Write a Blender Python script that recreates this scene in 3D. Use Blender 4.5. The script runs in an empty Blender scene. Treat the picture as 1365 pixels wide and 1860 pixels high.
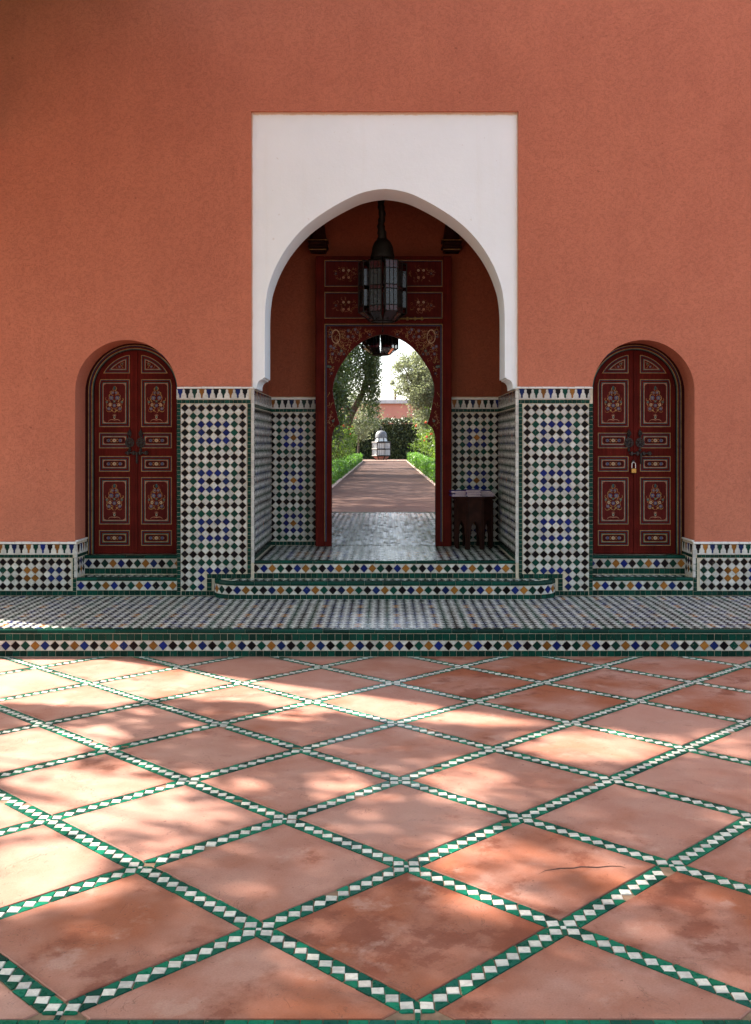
import bpy, bmesh, math, random
import numpy as np
from mathutils import Vector, Matrix, Euler
from mathutils.geometry import tessellate_polygon

R = math.radians
PI = math.pi
rnd = random.Random(11)
scene = bpy.context.scene
COL = scene.collection

# ------------------------------------------------------------------ camera, sky, sun, exposure
cam_d = bpy.data.cameras.new('camera')
cam = bpy.data.objects.new('camera', cam_d)
COL.objects.link(cam)
cam.location = (0, 0, 1.6)
cam.rotation_euler = (R(90), 0, 0)
cam_d.sensor_fit = 'HORIZONTAL'
cam_d.sensor_width = 36
cam_d.lens = 36 * 1900 / 1365
cam_d.shift_x = -17.0 / 1365
cam_d.shift_y = -126.0 / 1365
cam_d.clip_end = 2000
scene.camera = cam

SUN_EL = R(44)
SUN_H = Vector((0.866, -0.5, 0))                 # the way the light travels over the ground
world = bpy.data.worlds.new('World')
scene.world = world
world.use_nodes = True
wn = world.node_tree
sky = wn.nodes.new('ShaderNodeTexSky')
sky.sky_type = 'NISHITA'
sky.sun_disc = False
sky.sun_elevation = SUN_EL
sky.sun_rotation = math.atan2(-SUN_H.x, -SUN_H.y)
sky.air_density = 1.0
sky.dust_density = 2.5
sky.ozone_density = 1.0
wn.nodes['Background'].inputs['Strength'].default_value = 0.15
hs_sky = wn.nodes.new('ShaderNodeHueSaturation')     # thin bright veil over the blue
hs_sky.inputs['Saturation'].default_value = 0.68
wn.links.new(sky.outputs[0], hs_sky.inputs['Color'])
wn.links.new(hs_sky.outputs[0], wn.nodes['Background'].inputs['Color'])
sun_d = bpy.data.lights.new('sun', 'SUN')
sun_d.energy = 5.0
sun_d.angle = R(0.8)
sun_d.color = (1.0, 0.93, 0.82)
sun = bpy.data.objects.new('sun', sun_d)
COL.objects.link(sun)
trav = Vector((SUN_H.x * math.cos(SUN_EL), SUN_H.y * math.cos(SUN_EL), -math.sin(SUN_EL)))
sun.rotation_euler = trav.to_track_quat('-Z', 'Y').to_euler()
sun.location = (-20, 20, 20)
vs = scene.view_settings
vs.view_transform = 'Standard'
vs.look = 'None'
vs.exposure = 2.0
vs.gamma = 1
vs.use_curve_mapping = False

# ------------------------------------------------------------------ materials
MATS = {}


def nodes_of(name):
    m = bpy.data.materials.new(name)
    m.use_nodes = True
    MATS[name] = m
    nt = m.node_tree
    return m, nt, nt.nodes['Principled BSDF']


def noise(nt, scale, detail=3.0, rough=0.55, coord='Object', dist=0.0, vec=None):
    n = nt.nodes.new('ShaderNodeTexNoise')
    n.inputs['Scale'].default_value = scale
    n.inputs['Detail'].default_value = detail
    n.inputs['Roughness'].default_value = rough
    n.inputs['Distortion'].default_value = dist
    if vec is None:
        tc = nt.nodes.new('ShaderNodeTexCoord')
        vec = tc.outputs[coord]
    nt.links.new(vec, n.inputs['Vector'])
    return n


def ramp(nt, src, stops):
    r = nt.nodes.new('ShaderNodeValToRGB')
    el = r.color_ramp.elements
    while len(el) < len(stops):
        el.new(0.5)
    for e, (p, c) in zip(el, stops):
        e.position = p
        e.color = (c[0], c[1], c[2], 1) if not isinstance(c, (int, float)) else (c, c, c, 1)
    nt.links.new(src, r.inputs['Fac'])
    return r


def mathn(nt, op, a, b=None, c=None):
    n = nt.nodes.new('ShaderNodeMath')
    n.operation = op
    for k, x in enumerate((a, b, c)):
        if x is None:
            continue
        if isinstance(x, (int, float)):
            n.inputs[k].default_value = x
        else:
            nt.links.new(x, n.inputs[k])
    return n.outputs[0]


def mixc(nt, fac, a, b, mode='MIX'):
    n = nt.nodes.new('ShaderNodeMix')
    n.data_type = 'RGBA'
    n.blend_type = mode
    for sock, x in ((n.inputs[0], fac), (n.inputs[6], a), (n.inputs[7], b)):
        if isinstance(x, (int, float)):
            sock.default_value = x
        elif isinstance(x, tuple):
            sock.default_value = (x[0], x[1], x[2], 1)
        else:
            nt.links.new(x, sock)
    return n.outputs[2]


def bump(nt, bs, height, strength=0.3, dist=0.01):
    b = nt.nodes.new('ShaderNodeBump')
    b.inputs['Strength'].default_value = strength
    b.inputs['Distance'].default_value = dist
    nt.links.new(height, b.inputs['Height'])
    nt.links.new(b.outputs[0], bs.inputs['Normal'])
    return b


def rand_value(nt):
    """one number per piece: a face attribute on joined pieces, the object's own number on single ones"""
    at = nt.nodes.new('ShaderNodeAttribute')
    at.attribute_name = 'tv'
    oi = nt.nodes.new('ShaderNodeObjectInfo')
    return mathn(nt, 'FRACT', mathn(nt, 'ADD', at.outputs['Fac'], oi.outputs['Random']))


def world_pos(nt):
    return nt.nodes.new('ShaderNodeNewGeometry').outputs['Position']


def plain(name, col, rough=0.6, nscale=12, var=0.15, bstr=0.1, bscale=80, spec=0.5, metal=0.0):
    m, nt, bs = nodes_of(name)
    n = noise(nt, nscale, 4, vec=world_pos(nt))
    r = ramp(nt, n.outputs['Fac'], [(0.3, [c * (1 - var) for c in col]), (0.7, [c * (1 + var) for c in col])])
    nt.links.new(r.outputs[0], bs.inputs['Base Color'])
    bs.inputs['Roughness'].default_value = rough
    bs.inputs['Metallic'].default_value = metal
    bs.inputs['Specular IOR Level'].default_value = spec
    if bstr:
        bump(nt, bs, noise(nt, bscale, 3, vec=world_pos(nt)).outputs['Fac'], bstr, 0.004)
    return m


def glaze(name, col, alt, rough=0.16, spread=0.35):
    """hand-cut glazed clay: every piece its own shade, faint crackle and an uneven skin"""
    m, nt, bs = nodes_of(name)
    v = rand_value(nt)
    base = mixc(nt, v, col, alt)
    v2 = mathn(nt, 'FRACT', mathn(nt, 'MULTIPLY', v, 7.31))
    val = mathn(nt, 'MULTIPLY_ADD', v2, spread * 2, 1 - spread)
    hs = nt.nodes.new('ShaderNodeHueSaturation')
    nt.links.new(base, hs.inputs['Color'])
    nt.links.new(val, hs.inputs['Value'])
    n = noise(nt, 38, 4, vec=world_pos(nt))
    dirt = ramp(nt, n.outputs['Fac'], [(0.33, 0.80), (0.55, 1.0)])
    c = mixc(nt, 1.0, hs.outputs[0], dirt.outputs[0], 'MULTIPLY')
    # chips: the clay body shows where the glaze has gone
    ch = noise(nt, 95, 2, vec=world_pos(nt))
    chip = ramp(nt, ch.outputs['Fac'], [(0.735, 0.0), (0.755, 1.0)])
    c = mixc(nt, chip.outputs[0], c, (0.36, 0.27, 0.19))
    nt.links.new(c, bs.inputs['Base Color'])
    rr = mathn(nt, 'MULTIPLY_ADD', n.outputs['Fac'], 0.25, rough - 0.05)
    nt.links.new(rr, bs.inputs['Roughness'])
    bs.inputs['Specular IOR Level'].default_value = 0.07
    bump(nt, bs, noise(nt, 26, 3, vec=world_pos(nt)).outputs['Fac'], 0.25, 0.006)
    return m


# trowelled lime plaster
def stucco(name, col, dark):
    m, nt, bs = nodes_of(name)
    p = world_pos(nt)
    big = noise(nt, 0.75, 6, 0.62, vec=p)
    mid = noise(nt, 3.4, 5, 0.6, vec=p)
    s = mathn(nt, 'ADD', mathn(nt, 'MULTIPLY', big.outputs['Fac'], 0.65), mathn(nt, 'MULTIPLY', mid.outputs['Fac'], 0.35))
    r = ramp(nt, s, [(0.33, dark), (0.66, col)])
    # short curved trowel scratches: broken level lines of a swirled field, at two sizes
    def creases(scale, width, seed, keep):
        mp = nt.nodes.new('ShaderNodeMapping')
        mp.inputs['Scale'].default_value = (1, 1, 1.4)
        mp.inputs['Location'].default_value = (seed, seed * 1.7, seed * 0.6)
        nt.links.new(p, mp.inputs['Vector'])
        w = noise(nt, scale, 2, 0.5, dist=1.6, vec=mp.outputs[0])
        line = mathn(nt, 'ABSOLUTE', mathn(nt, 'SUBTRACT', w.outputs['Fac'], 0.5))
        c = ramp(nt, line, [(0.0, 0.0), (width, 1.0)])
        br = ramp(nt, noise(nt, scale * 1.3, 2, vec=mp.outputs[0]).outputs['Fac'], [(keep, 1.0), (keep + 0.06, 0.0)])
        return mathn(nt, 'MAXIMUM', c.outputs[0], br.outputs[0])
    cr = mathn(nt, 'MULTIPLY', creases(19, 0.030, 0.0, 0.46), creases(34, 0.05, 7.3, 0.48))
    fine = noise(nt, 95, 4, 0.65, vec=p)
    c = mixc(nt, 1.0, r.outputs[0], ramp(nt, cr, [(0.0, 0.80), (1.0, 1.0)]).outputs[0], 'MULTIPLY')
    c = mixc(nt, 1.0, c, ramp(nt, fine.outputs['Fac'], [(0.3, 0.90), (0.7, 1.07)]).outputs[0], 'MULTIPLY')
    pit_ = noise(nt, 13, 2, 0.5, vec=p)
    c = mixc(nt, ramp(nt, pit_.outputs['Fac'], [(0.765, 0.0), (0.78, 0.55)]).outputs[0], c, tuple(q * 0.4 for q in dark))
    # faint rain streaks and repainted patches
    ms = nt.nodes.new('ShaderNodeMapping')
    ms.inputs['Scale'].default_value = (5.5, 5.5, 0.35)
    nt.links.new(p, ms.inputs['Vector'])
    streak = noise(nt, 1.0, 4, 0.6, vec=ms.outputs[0])
    c = mixc(nt, 1.0, c, ramp(nt, streak.outputs['Fac'], [(0.32, 0.96), (0.62, 1.015)]).outputs[0], 'MULTIPLY')
    patch = noise(nt, 0.55, 2, 0.4, dist=0.6, vec=p)
    c = mixc(nt, ramp(nt, patch.outputs['Fac'], [(0.56, 0.0), (0.585, 0.10)]).outputs[0], c, tuple(q * 1.12 for q in col))
    nt.links.new(c, bs.inputs['Base Color'])
    bs.inputs['Roughness'].default_value = 0.9
    bs.inputs['Specular IOR Level'].default_value = 0.15
    h = mathn(nt, 'ADD', mathn(nt, 'MULTIPLY', cr, 0.5), mathn(nt, 'MULTIPLY', fine.outputs['Fac'], 1.0))
    bump(nt, bs, h, 0.55, 0.010)
    return m


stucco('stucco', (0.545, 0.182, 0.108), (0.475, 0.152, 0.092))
def white_plaster():
    m, nt, bs = nodes_of('white_plaster')
    p = world_pos(nt)
    a = noise(nt, 1.7, 6, 0.65, vec=p)
    c = ramp(nt, a.outputs['Fac'], [(0.3, (0.79, 0.83, 0.845)), (0.65, (0.83, 0.87, 0.885))]).outputs[0]
    ms = nt.nodes.new('ShaderNodeMapping')
    ms.inputs['Scale'].default_value = (9, 9, 0.7)
    nt.links.new(p, ms.inputs['Vector'])
    st = noise(nt, 1.0, 4, 0.6, vec=ms.outputs[0])
    c = mixc(nt, ramp(nt, st.outputs['Fac'], [(0.58, 0.0), (0.8, 0.12)]).outputs[0], c, (0.62, 0.58, 0.49))
    sp = noise(nt, 16, 3, 0.6, vec=p)
    c = mixc(nt, ramp(nt, sp.outputs['Fac'], [(0.69, 0.0), (0.73, 0.4)]).outputs[0], c, (0.60, 0.57, 0.52))
    # the red wash slopped over the edge of the white, and yellowed upper rim
    sep = nt.nodes.new('ShaderNodeSeparateXYZ')
    nt.links.new(p, sep.inputs[0])
    ex_ = mathn(nt, 'SUBTRACT', 1.2255, mathn(nt, 'ABSOLUTE', sep.outputs[0]))
    ez_ = mathn(nt, 'SUBTRACT', 4.6395, sep.outputs[2])
    e = mathn(nt, 'MINIMUM', mathn(nt, 'MULTIPLY', ex_, 2.2), ez_)
    e = mathn(nt, 'MULTIPLY_ADD', noise(nt, 11, 4, 0.7, vec=p).outputs['Fac'], -0.035, e)
    c = mixc(nt, ramp(nt, e, [(0.0, 0.75), (0.012, 0.0)]).outputs[0], c, (0.62, 0.40, 0.24))
    nt.links.new(c, bs.inputs['Base Color'])
    bs.inputs['Roughness'].default_value = 0.85
    bs.inputs['Specular IOR Level'].default_value = 0.2
    bump(nt, bs, noise(nt, 30, 5, 0.65, vec=p).outputs['Fac'], 0.3, 0.006)


white_plaster()
stucco('shaded_stucco', (0.30, 0.086, 0.043), (0.25, 0.069, 0.036))  # facade stucco with the vestibule's shade put into its colour
glaze('black_glaze', (0.0035, 0.003, 0.0042), (0.008, 0.006, 0.007))
glaze('white_glaze', (0.56, 0.535, 0.48), (0.45, 0.42, 0.38), 0.2, 0.13)
glaze('floor_white_glaze', (0.66, 0.62, 0.54), (0.56, 0.51, 0.46), 0.2, 0.16)
glaze('green_glaze', (0.003, 0.046, 0.030), (0.006, 0.028, 0.020))
glaze('floor_green_glaze', (0.006, 0.15, 0.080), (0.006, 0.065, 0.048), 0.22)
glaze('blue_glaze', (0.006, 0.014, 0.115), (0.008, 0.018, 0.065))
glaze('ochre_glaze', (0.27, 0.11, 0.022), (0.21, 0.08, 0.016))
plain('grout', (0.52, 0.44, 0.33), 0.9, 20, 0.2, 0.3, 120, 0.1)
plain('floor_grout', (0.24, 0.15, 0.10), 0.9, 20, 0.3, 0.3, 120, 0.1)
plain('ledge', (0.66, 0.64, 0.60), 0.4, 8, 0.08, 0.2, 40)
# painted door colours
plain('oxblood', (0.088, 0.0085, 0.0055), 0.6, 5, 0.25, 0.12, 50, 0.05)
plain('oxblood_deep', (0.032, 0.005, 0.005), 0.6, 5, 0.2, 0.1, 50, 0.05)
plain('panel_red', (0.084, 0.0105, 0.0085), 0.6, 9, 0.2, 0.1, 50, 0.05)
plain('gold_paint', (0.30, 0.18, 0.06), 0.5, 30, 0.3, 0, spec=0.2)
plain('cream_paint', (0.42, 0.30, 0.18), 0.5, 30, 0.25, 0, spec=0.3)
plain('pink_paint', (0.38, 0.18, 0.10), 0.5, 30, 0.25, 0, spec=0.3)
plain('orange_paint', (0.25, 0.085, 0.02), 0.5, 30, 0.3, 0, spec=0.3)
plain('teal_paint', (0.018, 0.085, 0.08), 0.5, 30, 0.3, 0, spec=0.3)
plain('navy_paint', (0.010, 0.011, 0.045), 0.5, 30, 0.3, 0, spec=0.3)
plain('slate_paint', (0.075, 0.085, 0.15), 0.5, 30, 0.3, 0, spec=0.3)
plain('iron', (0.035, 0.03, 0.027), 0.5, 60, 0.4, 0.3, 150, 0.4, 0.6)
plain('brass', (0.34, 0.20, 0.055), 0.32, 40, 0.15, 0.1, 100, 0.5, 0.9)
plain('old_brass', (0.16, 0.10, 0.03), 0.4, 40, 0.3, 0.2, 100, 0.4, 0.7)
plain('steel', (0.55, 0.55, 0.55), 0.3, 40, 0.1, 0.05, 100, 0.5, 1.0)
plain('aged_metal', (0.010, 0.008, 0.006), 0.5, 40, 0.4, 0.3, 120, 0.2, 0.2)
plain('dark_wood', (0.028, 0.010, 0.007), 0.5, 14, 0.4, 0.25, 60, 0.06)
plain('purple_cover', (0.075, 0.036, 0.20), 0.5, 10, 0.15, 0, spec=0.12)
plain('paper_edge', (0.62, 0.50, 0.47), 0.8, 200, 0.25, 0)
plain('zinc', (0.10, 0.10, 0.105), 0.5, 20, 0.25, 0.2, 60, 0.5, 0.15)
plain('bark', (0.10, 0.07, 0.05), 0.9, 9, 0.4, 0.6, 25, 0.2)
plain('hedge_core', (0.010, 0.018, 0.006), 0.9, 6, 0.3, 0)
plain('pink_wall', (0.50, 0.22, 0.16), 0.9, 1.2, 0.08, 0.2, 30, 0.2)
plain('roof_grey', (0.45, 0.44, 0.43), 0.8, 3, 0.15, 0.1, 30)
plain('petal', (0.75, 0.09, 0.03), 0.6, 30, 0.3, 0)
plain('soil', (0.13, 0.075, 0.045), 0.95, 3, 0.35, 0.6, 20, 0.1)
plain('crack_dark', (0.035, 0.012, 0.008), 0.9, 60, 0.3, 0)
plain('court_stone', (0.33, 0.15, 0.105), 0.8, 3, 0.2, 0.2, 40, 0.2)
plain('kerb_stone', (0.50, 0.36, 0.28), 0.85, 8, 0.15, 0.3, 40, 0.2)


for nm in ('oxblood', 'oxblood_deep', 'panel_red'):
    nt = MATS[nm].node_tree
    bs = nt.nodes['Principled BSDF']
    src = bs.inputs['Base Color'].links[0].from_socket
    mp = nt.nodes.new('ShaderNodeMapping')
    mp.inputs['Scale'].default_value = (70, 70, 3)
    nt.links.new(world_pos(nt), mp.inputs['Vector'])
    gr = noise(nt, 1.0, 4, 0.6, vec=mp.outputs[0])
    c = mixc(nt, 1.0, src, ramp(nt, gr.outputs['Fac'], [(0.3, 0.72), (0.7, 1.15)]).outputs[0], 'MULTIPLY')
    wear = noise(nt, 24, 5, 0.7, vec=world_pos(nt))
    c = mixc(nt, ramp(nt, wear.outputs['Fac'], [(0.68, 0.0), (0.72, 0.5)]).outputs[0], c, (0.17, 0.055, 0.038))
    nt.links.new(c, bs.inputs['Base Color'])


def gravel_mat():
    m, nt, bs = nodes_of('gravel_path')
    p = world_pos(nt)
    n = noise(nt, 90, 3, vec=p)
    b = noise(nt, 1.3, 4, vec=p)
    c = ramp(nt, n.outputs['Fac'], [(0.3, (0.047, 0.019, 0.010)), (0.7, (0.118, 0.048, 0.027))])
    c2 = mixc(nt, 1.0, c.outputs[0], ramp(nt, b.outputs['Fac'], [(0.3, 0.8), (0.7, 1.1)]).outputs[0], 'MULTIPLY')
    nt.links.new(c2, bs.inputs['Base Color'])
    bs.inputs['Roughness'].default_value = 0.95
    bump(nt, bs, n.outputs['Fac'], 0.7, 0.02)


gravel_mat()


def slab_mat():
    """red sandstone flags: dusty pink bloom over rusty stone, stains and darker damp edges, each flag its own"""
    m, nt, bs = nodes_of('sandstone')
    oi = nt.nodes.new('ShaderNodeObjectInfo')
    tc = nt.nodes.new('ShaderNodeTexCoord')
    add = nt.nodes.new('ShaderNodeVectorMath')
    add.operation = 'ADD'
    sc = mathn(nt, 'MULTIPLY', oi.outputs['Random'], 60.0)
    cmb = nt.nodes.new('ShaderNodeCombineXYZ')
    nt.links.new(sc, cmb.inputs[0])
    nt.links.new(mathn(nt, 'MULTIPLY', oi.outputs['Random'], 23.0), cmb.inputs[1])
    nt.links.new(tc.outputs['Object'], add.inputs[0])
    nt.links.new(cmb.outputs[0], add.inputs[1])
    v = add.outputs[0]
    oc = nt.nodes.new('ShaderNodeSeparateColor')
    nt.links.new(oi.outputs['Color'], oc.inputs[0])
    rust, tn = oc.outputs[0], oc.outputs[1]          # set flag by flag: how worn to the rusty stone, how dusty
    tone = ramp(nt, tn, [(0.0, (0.32, 0.118, 0.074)), (0.5, (0.365, 0.150, 0.101)), (1.0, (0.42, 0.198, 0.146))])
    cloud = noise(nt, 3.0, 6, 0.62, vec=v)
    c = mixc(nt, ramp(nt, cloud.outputs['Fac'], [(0.38, 0.0), (0.70, 0.8)]).outputs[0], tone.outputs[0], (0.455, 0.245, 0.188))
    # soft rusty washes
    wash = noise(nt, 1.9, 5, 0.55, vec=v)
    f1 = mathn(nt, 'ADD', wash.outputs['Fac'], mathn(nt, 'MULTIPLY_ADD', rust, 0.34, -0.17))
    c = mixc(nt, ramp(nt, f1, [(0.46, 0.0), (0.68, 0.85)]).outputs[0], c, (0.30, 0.078, 0.028))
    # flaked patches with a crisp, ragged rim
    st = noise(nt, 3.4, 9, 0.68, vec=v)
    f = mathn(nt, 'ADD', st.outputs['Fac'], mathn(nt, 'MULTIPLY_ADD', rust, 0.22, -0.15))
    c = mixc(nt, ramp(nt, f, [(0.50, 0.0), (0.56, 0.35), (0.575, 0.6), (0.70, 0.85)]).outputs[0], c, (0.185, 0.042, 0.017))
    pale = noise(nt, 2.7, 8, 0.66, vec=v)
    pale.inputs['Scale'].default_value = 3.9
    c = mixc(nt, ramp(nt, pale.outputs['Fac'], [(0.58, 0.0), (0.63, 0.3), (0.645, 0.5), (0.73, 0.7)]).outputs[0], c, (0.46, 0.26, 0.20))
    # pores and pits
    por = noise(nt, 55, 2, 0.5, vec=v)
    c = mixc(nt, ramp(nt, por.outputs['Fac'], [(0.70, 0.0), (0.74, 0.6)]).outputs[0], c, (0.13, 0.04, 0.022))
    # edges drink water: darker, wavering rim
    sep = nt.nodes.new('ShaderNodeSeparateXYZ')
    nt.links.new(tc.outputs['Object'], sep.inputs[0])
    edge = mathn(nt, 'MAXIMUM', mathn(nt, 'ABSOLUTE', sep.outputs[0]), mathn(nt, 'ABSOLUTE', sep.outputs[1]))
    wob = mathn(nt, 'MULTIPLY_ADD', noise(nt, 7, 4, 0.6, vec=v).outputs['Fac'], 0.17, edge)
    rim = ramp(nt, wob, [(0.36, 0.0), (0.43, 0.7)])
    c = mixc(nt, rim.outputs[0], c, (0.165, 0.048, 0.025))
    gr = noise(nt, 160, 3, vec=v)
    c = mixc(nt, 1.0, c, ramp(nt, gr.outputs['Fac'], [(0.3, 0.9), (0.7, 1.08)]).outputs[0], 'MULTIPLY')
    # flaked bedding lines
    fl = noise(nt, 4.5, 5, 0.7, dist=1.0, vec=v)
    step = ramp(nt, fl.outputs['Fac'], [(0.60, 0.0), (0.612, 1.0)])
    rim2 = mathn(nt, 'ABSOLUTE', mathn(nt, 'SUBTRACT', fl.outputs['Fac'], 0.606))
    hair = ramp(nt, rim2, [(0.0, 0.62), (0.006, 1.0)])
    c = mixc(nt, 1.0, c, hair.outputs[0], 'MULTIPLY')
    nt.links.new(c, bs.inputs['Base Color'])
    bs.inputs['Roughness'].default_value = 0.62
    bs.inputs['Specular IOR Level'].default_value = 0.3
    h = mathn(nt, 'ADD', mathn(nt, 'MULTIPLY', step.outputs[0], -0.35), mathn(nt, 'MULTIPLY', gr.outputs['Fac'], 0.15))
    h = mathn(nt, 'ADD', h, mathn(nt, 'MULTIPLY', cloud.outputs['Fac'], 0.8))
    bump(nt, bs, h, 0.5, 0.008)


slab_mat()


def leaf_mat(name, c0, c1, trans=0.35, rough=0.45, glow=(1.6, 1.7, 0.7)):
    m, nt, bs = nodes_of(name)
    v = rand_value(nt)
    c = mixc(nt, v, c0, c1)
    nt.links.new(c, bs.inputs['Base Color'])
    bs.inputs['Roughness'].default_value = rough
    tr = nt.nodes.new('ShaderNodeBsdfTranslucent')
    c2 = mixc(nt, 1.0, c, glow, 'MULTIPLY')
    nt.links.new(c2, tr.inputs['Color'])
    mx = nt.nodes.new('ShaderNodeMixShader')
    mx.inputs[0].default_value = trans
    nt.links.new(bs.outputs[0], mx.inputs[1])
    nt.links.new(tr.outputs[0], mx.inputs[2])
    nt.links.new(mx.outputs[0], nt.nodes['Material Output'].inputs['Surface'])


leaf_mat('leaf_dark', (0.032, 0.055, 0.022), (0.085, 0.118, 0.050), 0.42)
leaf_mat('leaf_olive', (0.14, 0.155, 0.10), (0.24, 0.255, 0.175), 0.5, 0.45, (1.3, 1.35, 0.95))
leaf_mat('leaf_shrub', (0.055, 0.10, 0.022), (0.14, 0.20, 0.05), 0.5)
leaf_mat('leaf_box', (0.05, 0.13, 0.018), (0.12, 0.24, 0.04), 0.4)
leaf_mat('leaf_hedge', (0.020, 0.036, 0.010), (0.075, 0.088, 0.02), 0.08)


def glass_mat(name, col, trans, rough=0.12):
    m, nt, bs = nodes_of(name)
    n = noise(nt, 30, 3, vec=world_pos(nt))
    r = ramp(nt, n.outputs['Fac'], [(0.3, [c * 0.8 for c in col]), (0.7, col)])
    nt.links.new(r.outputs[0], bs.inputs['Base Color'])
    bs.inputs['Roughness'].default_value = rough
    bs.inputs['Transmission Weight'].default_value = trans
    bs.inputs['IOR'].default_value = 1.3
    bump(nt, bs, n.outputs['Fac'], 0.2, 0.004)


glass_mat('frosted_glass', (0.048, 0.05, 0.056), 0.35, 0.18)
glass_mat('red_glass', (0.07, 0.008, 0.012), 0.4, 0.15)
glass_mat('mirror_glass', (0.74, 0.76, 0.75), 0.3, 0.12)

# ------------------------------------------------------------------ geometry helpers
COLOURS = ['black_glaze', 'white_glaze', 'green_glaze', 'blue_glaze', 'ochre_glaze']
KEY = {'K': 0, 'W': 1, 'G': 2, 'B': 3, 'O': 4}


class MB:
    """collects polygons and links them as ONE mesh object"""

    def __init__(self):
        self.v, self.f, self.m, self.t = [], [], [], []

    def poly(self, pts, m=0, t=0.0):
        b = len(self.v)
        self.v.extend(tuple(p) for p in pts)
        self.f.append(tuple(range(b, b + len(pts))))
        self.m.append(m)
        self.t.append(t)

    def idx(self, pts, faces, m=0, t=0.0):
        b = len(self.v)
        self.v.extend(tuple(p) for p in pts)
        for f in faces:
            self.f.append(tuple(i + b for i in f))
            self.m.append(m)
            self.t.append(t)

    def box(self, x0, x1, y0, y1, z0, z1, m=0, t=0.0):
        p = [(x0, y0, z0), (x1, y0, z0), (x1, y1, z0), (x0, y1, z0), (x0, y0, z1), (x1, y0, z1), (x1, y1, z1), (x0, y1, z1)]
        self.idx(p, [(3, 2, 1, 0), (4, 5, 6, 7), (0, 1, 5, 4), (1, 2, 6, 5), (2, 3, 7, 6), (3, 0, 4, 7)], m, t)

    def bbox(self, x0, x1, y0, y1, z0, z1, b=0.004, m=0, t=0.0):
        """box with all edges chamfered"""
        bm = bmesh.new()
        bmesh.ops.create_cube(bm, size=1.0)
        for q in bm.verts:
            q.co = Vector(((x0 + x1) / 2 + q.co.x * (x1 - x0), (y0 + y1) / 2 + q.co.y * (y1 - y0), (z0 + z1) / 2 + q.co.z * (z1 - z0)))
        bmesh.ops.bevel(bm, geom=bm.edges[:], offset=b, segments=1, affect='EDGES')
        self.add_bm(bm, m, t)

    def add_bm(self, bm, m=0, t=0.0):
        bm.verts.index_update()
        self.idx([q.co[:] for q in bm.verts], [[q.index for q in f.verts] for f in bm.faces], m, t)
        bm.free()

    def prism(self, outer, holes, y0, y1, m=0, front_only=False, side_m=None):
        """outline in (x, z), front at y0, back at y1"""
        loops = [outer] + list(holes)
        flat = [p for l in loops for p in l]
        tris = tessellate_polygon([[Vector((p[0], p[1], 0)) for p in l] for l in loops])
        self.idx([(p[0], y0, p[1]) for p in flat], tris, m)
        if front_only:
            return
        self.idx([(p[0], y1, p[1]) for p in flat], tris, m)
        for l in loops:
            for i in range(len(l)):
                a, b = l[i], l[(i + 1) % len(l)]
                self.poly([(a[0], y0, a[1]), (b[0], y0, b[1]), (b[0], y1, b[1]), (a[0], y1, a[1])], m if side_m is None else side_m)

    def plan(self, outline, z0, z1, m=0):
        """outline in (x, y) raised from z0 to z1"""
        self.poly([(p[0], p[1], z1) for p in outline], m)
        for i in range(len(outline)):
            a, b = outline[i], outline[(i + 1) % len(outline)]
            self.poly([(a[0], a[1], z0), (b[0], b[1], z0), (b[0], b[1], z1), (a[0], a[1], z1)], m)

    def tube(self, pts, rads, n=8, m=0, t=0.0, caps=True):
        pts = [Vector(p) for p in pts]
        if isinstance(rads, (int, float)):
            rads = [rads] * len(pts)
        rings = []
        for i, p in enumerate(pts):
            d = (pts[min(i + 1, len(pts) - 1)] - pts[max(i - 1, 0)])
            if d.length < 1e-9:
                d = Vector((0, 0, 1))
            d.normalize()
            a = d.cross(Vector((0.31, 0.87, 0.37)))
            a.normalize()
            b = d.cross(a)
            rings.append([p + (a * math.cos(2 * PI * k / n) + b * math.sin(2 * PI * k / n)) * rads[i] for k in range(n)])
        base = [q for r in rings for q in r]
        fs = []
        for i in range(len(pts) - 1):
            for k in range(n):
                fs.append((i * n + k, i * n + (k + 1) % n, (i + 1) * n + (k + 1) % n, (i + 1) * n + k))
        if caps:
            fs.append(tuple(range(n - 1, -1, -1)))
            fs.append(tuple(range((len(pts) - 1) * n, len(pts) * n)))
        self.idx(base, fs, m, t)

    def lathe(self, prof, c=(0, 0, 0), n=16, m=0, ph=0.0):
        """profile (r, z) round the vertical through c"""
        base = [(c[0] + r * math.cos(2 * PI * k / n + ph), c[1] + r * math.sin(2 * PI * k / n + ph), c[2] + z) for r, z in prof for k in range(n)]
        fs = [(i * n + k, i * n + (k + 1) % n, (i + 1) * n + (k + 1) % n, (i + 1) * n + k) for i in range(len(prof) - 1) for k in range(n)]
        self.idx(base, fs, m)

    def tile(self, poly, frame, h=0.005, bev=0.0015, m=0, t=0.0):
        """one glazed piece: outline in its own plane, chamfered edges"""
        o, u, v, n = frame
        cx = sum(p[0] for p in poly) / len(poly)
        cy = sum(p[1] for p in poly) / len(poly)
        k = len(poly)
        pts = []
        for s, z in ((1.0, 0.0), (1.0, h - bev), (None, h)):
            for p in poly:
                if s is None:
                    d = math.hypot(p[0] - cx, p[1] - cy)
                    q = max(0.3, 1 - bev * 1.3 / max(d, 1e-6))
                else:
                    q = s
                a, b = cx + (p[0] - cx) * q, cy + (p[1] - cy) * q
                pts.append(o + u * a + v * b + n * z)
        fs = [tuple(range(2 * k, 3 * k))]
        for lv in (0, 1):
            for i in range(k):
                j = (i + 1) % k
                fs.append((lv * k + i, lv * k + j, (lv + 1) * k + j, (lv + 1) * k + i))
        self.idx(pts, fs, m, t)

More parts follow.
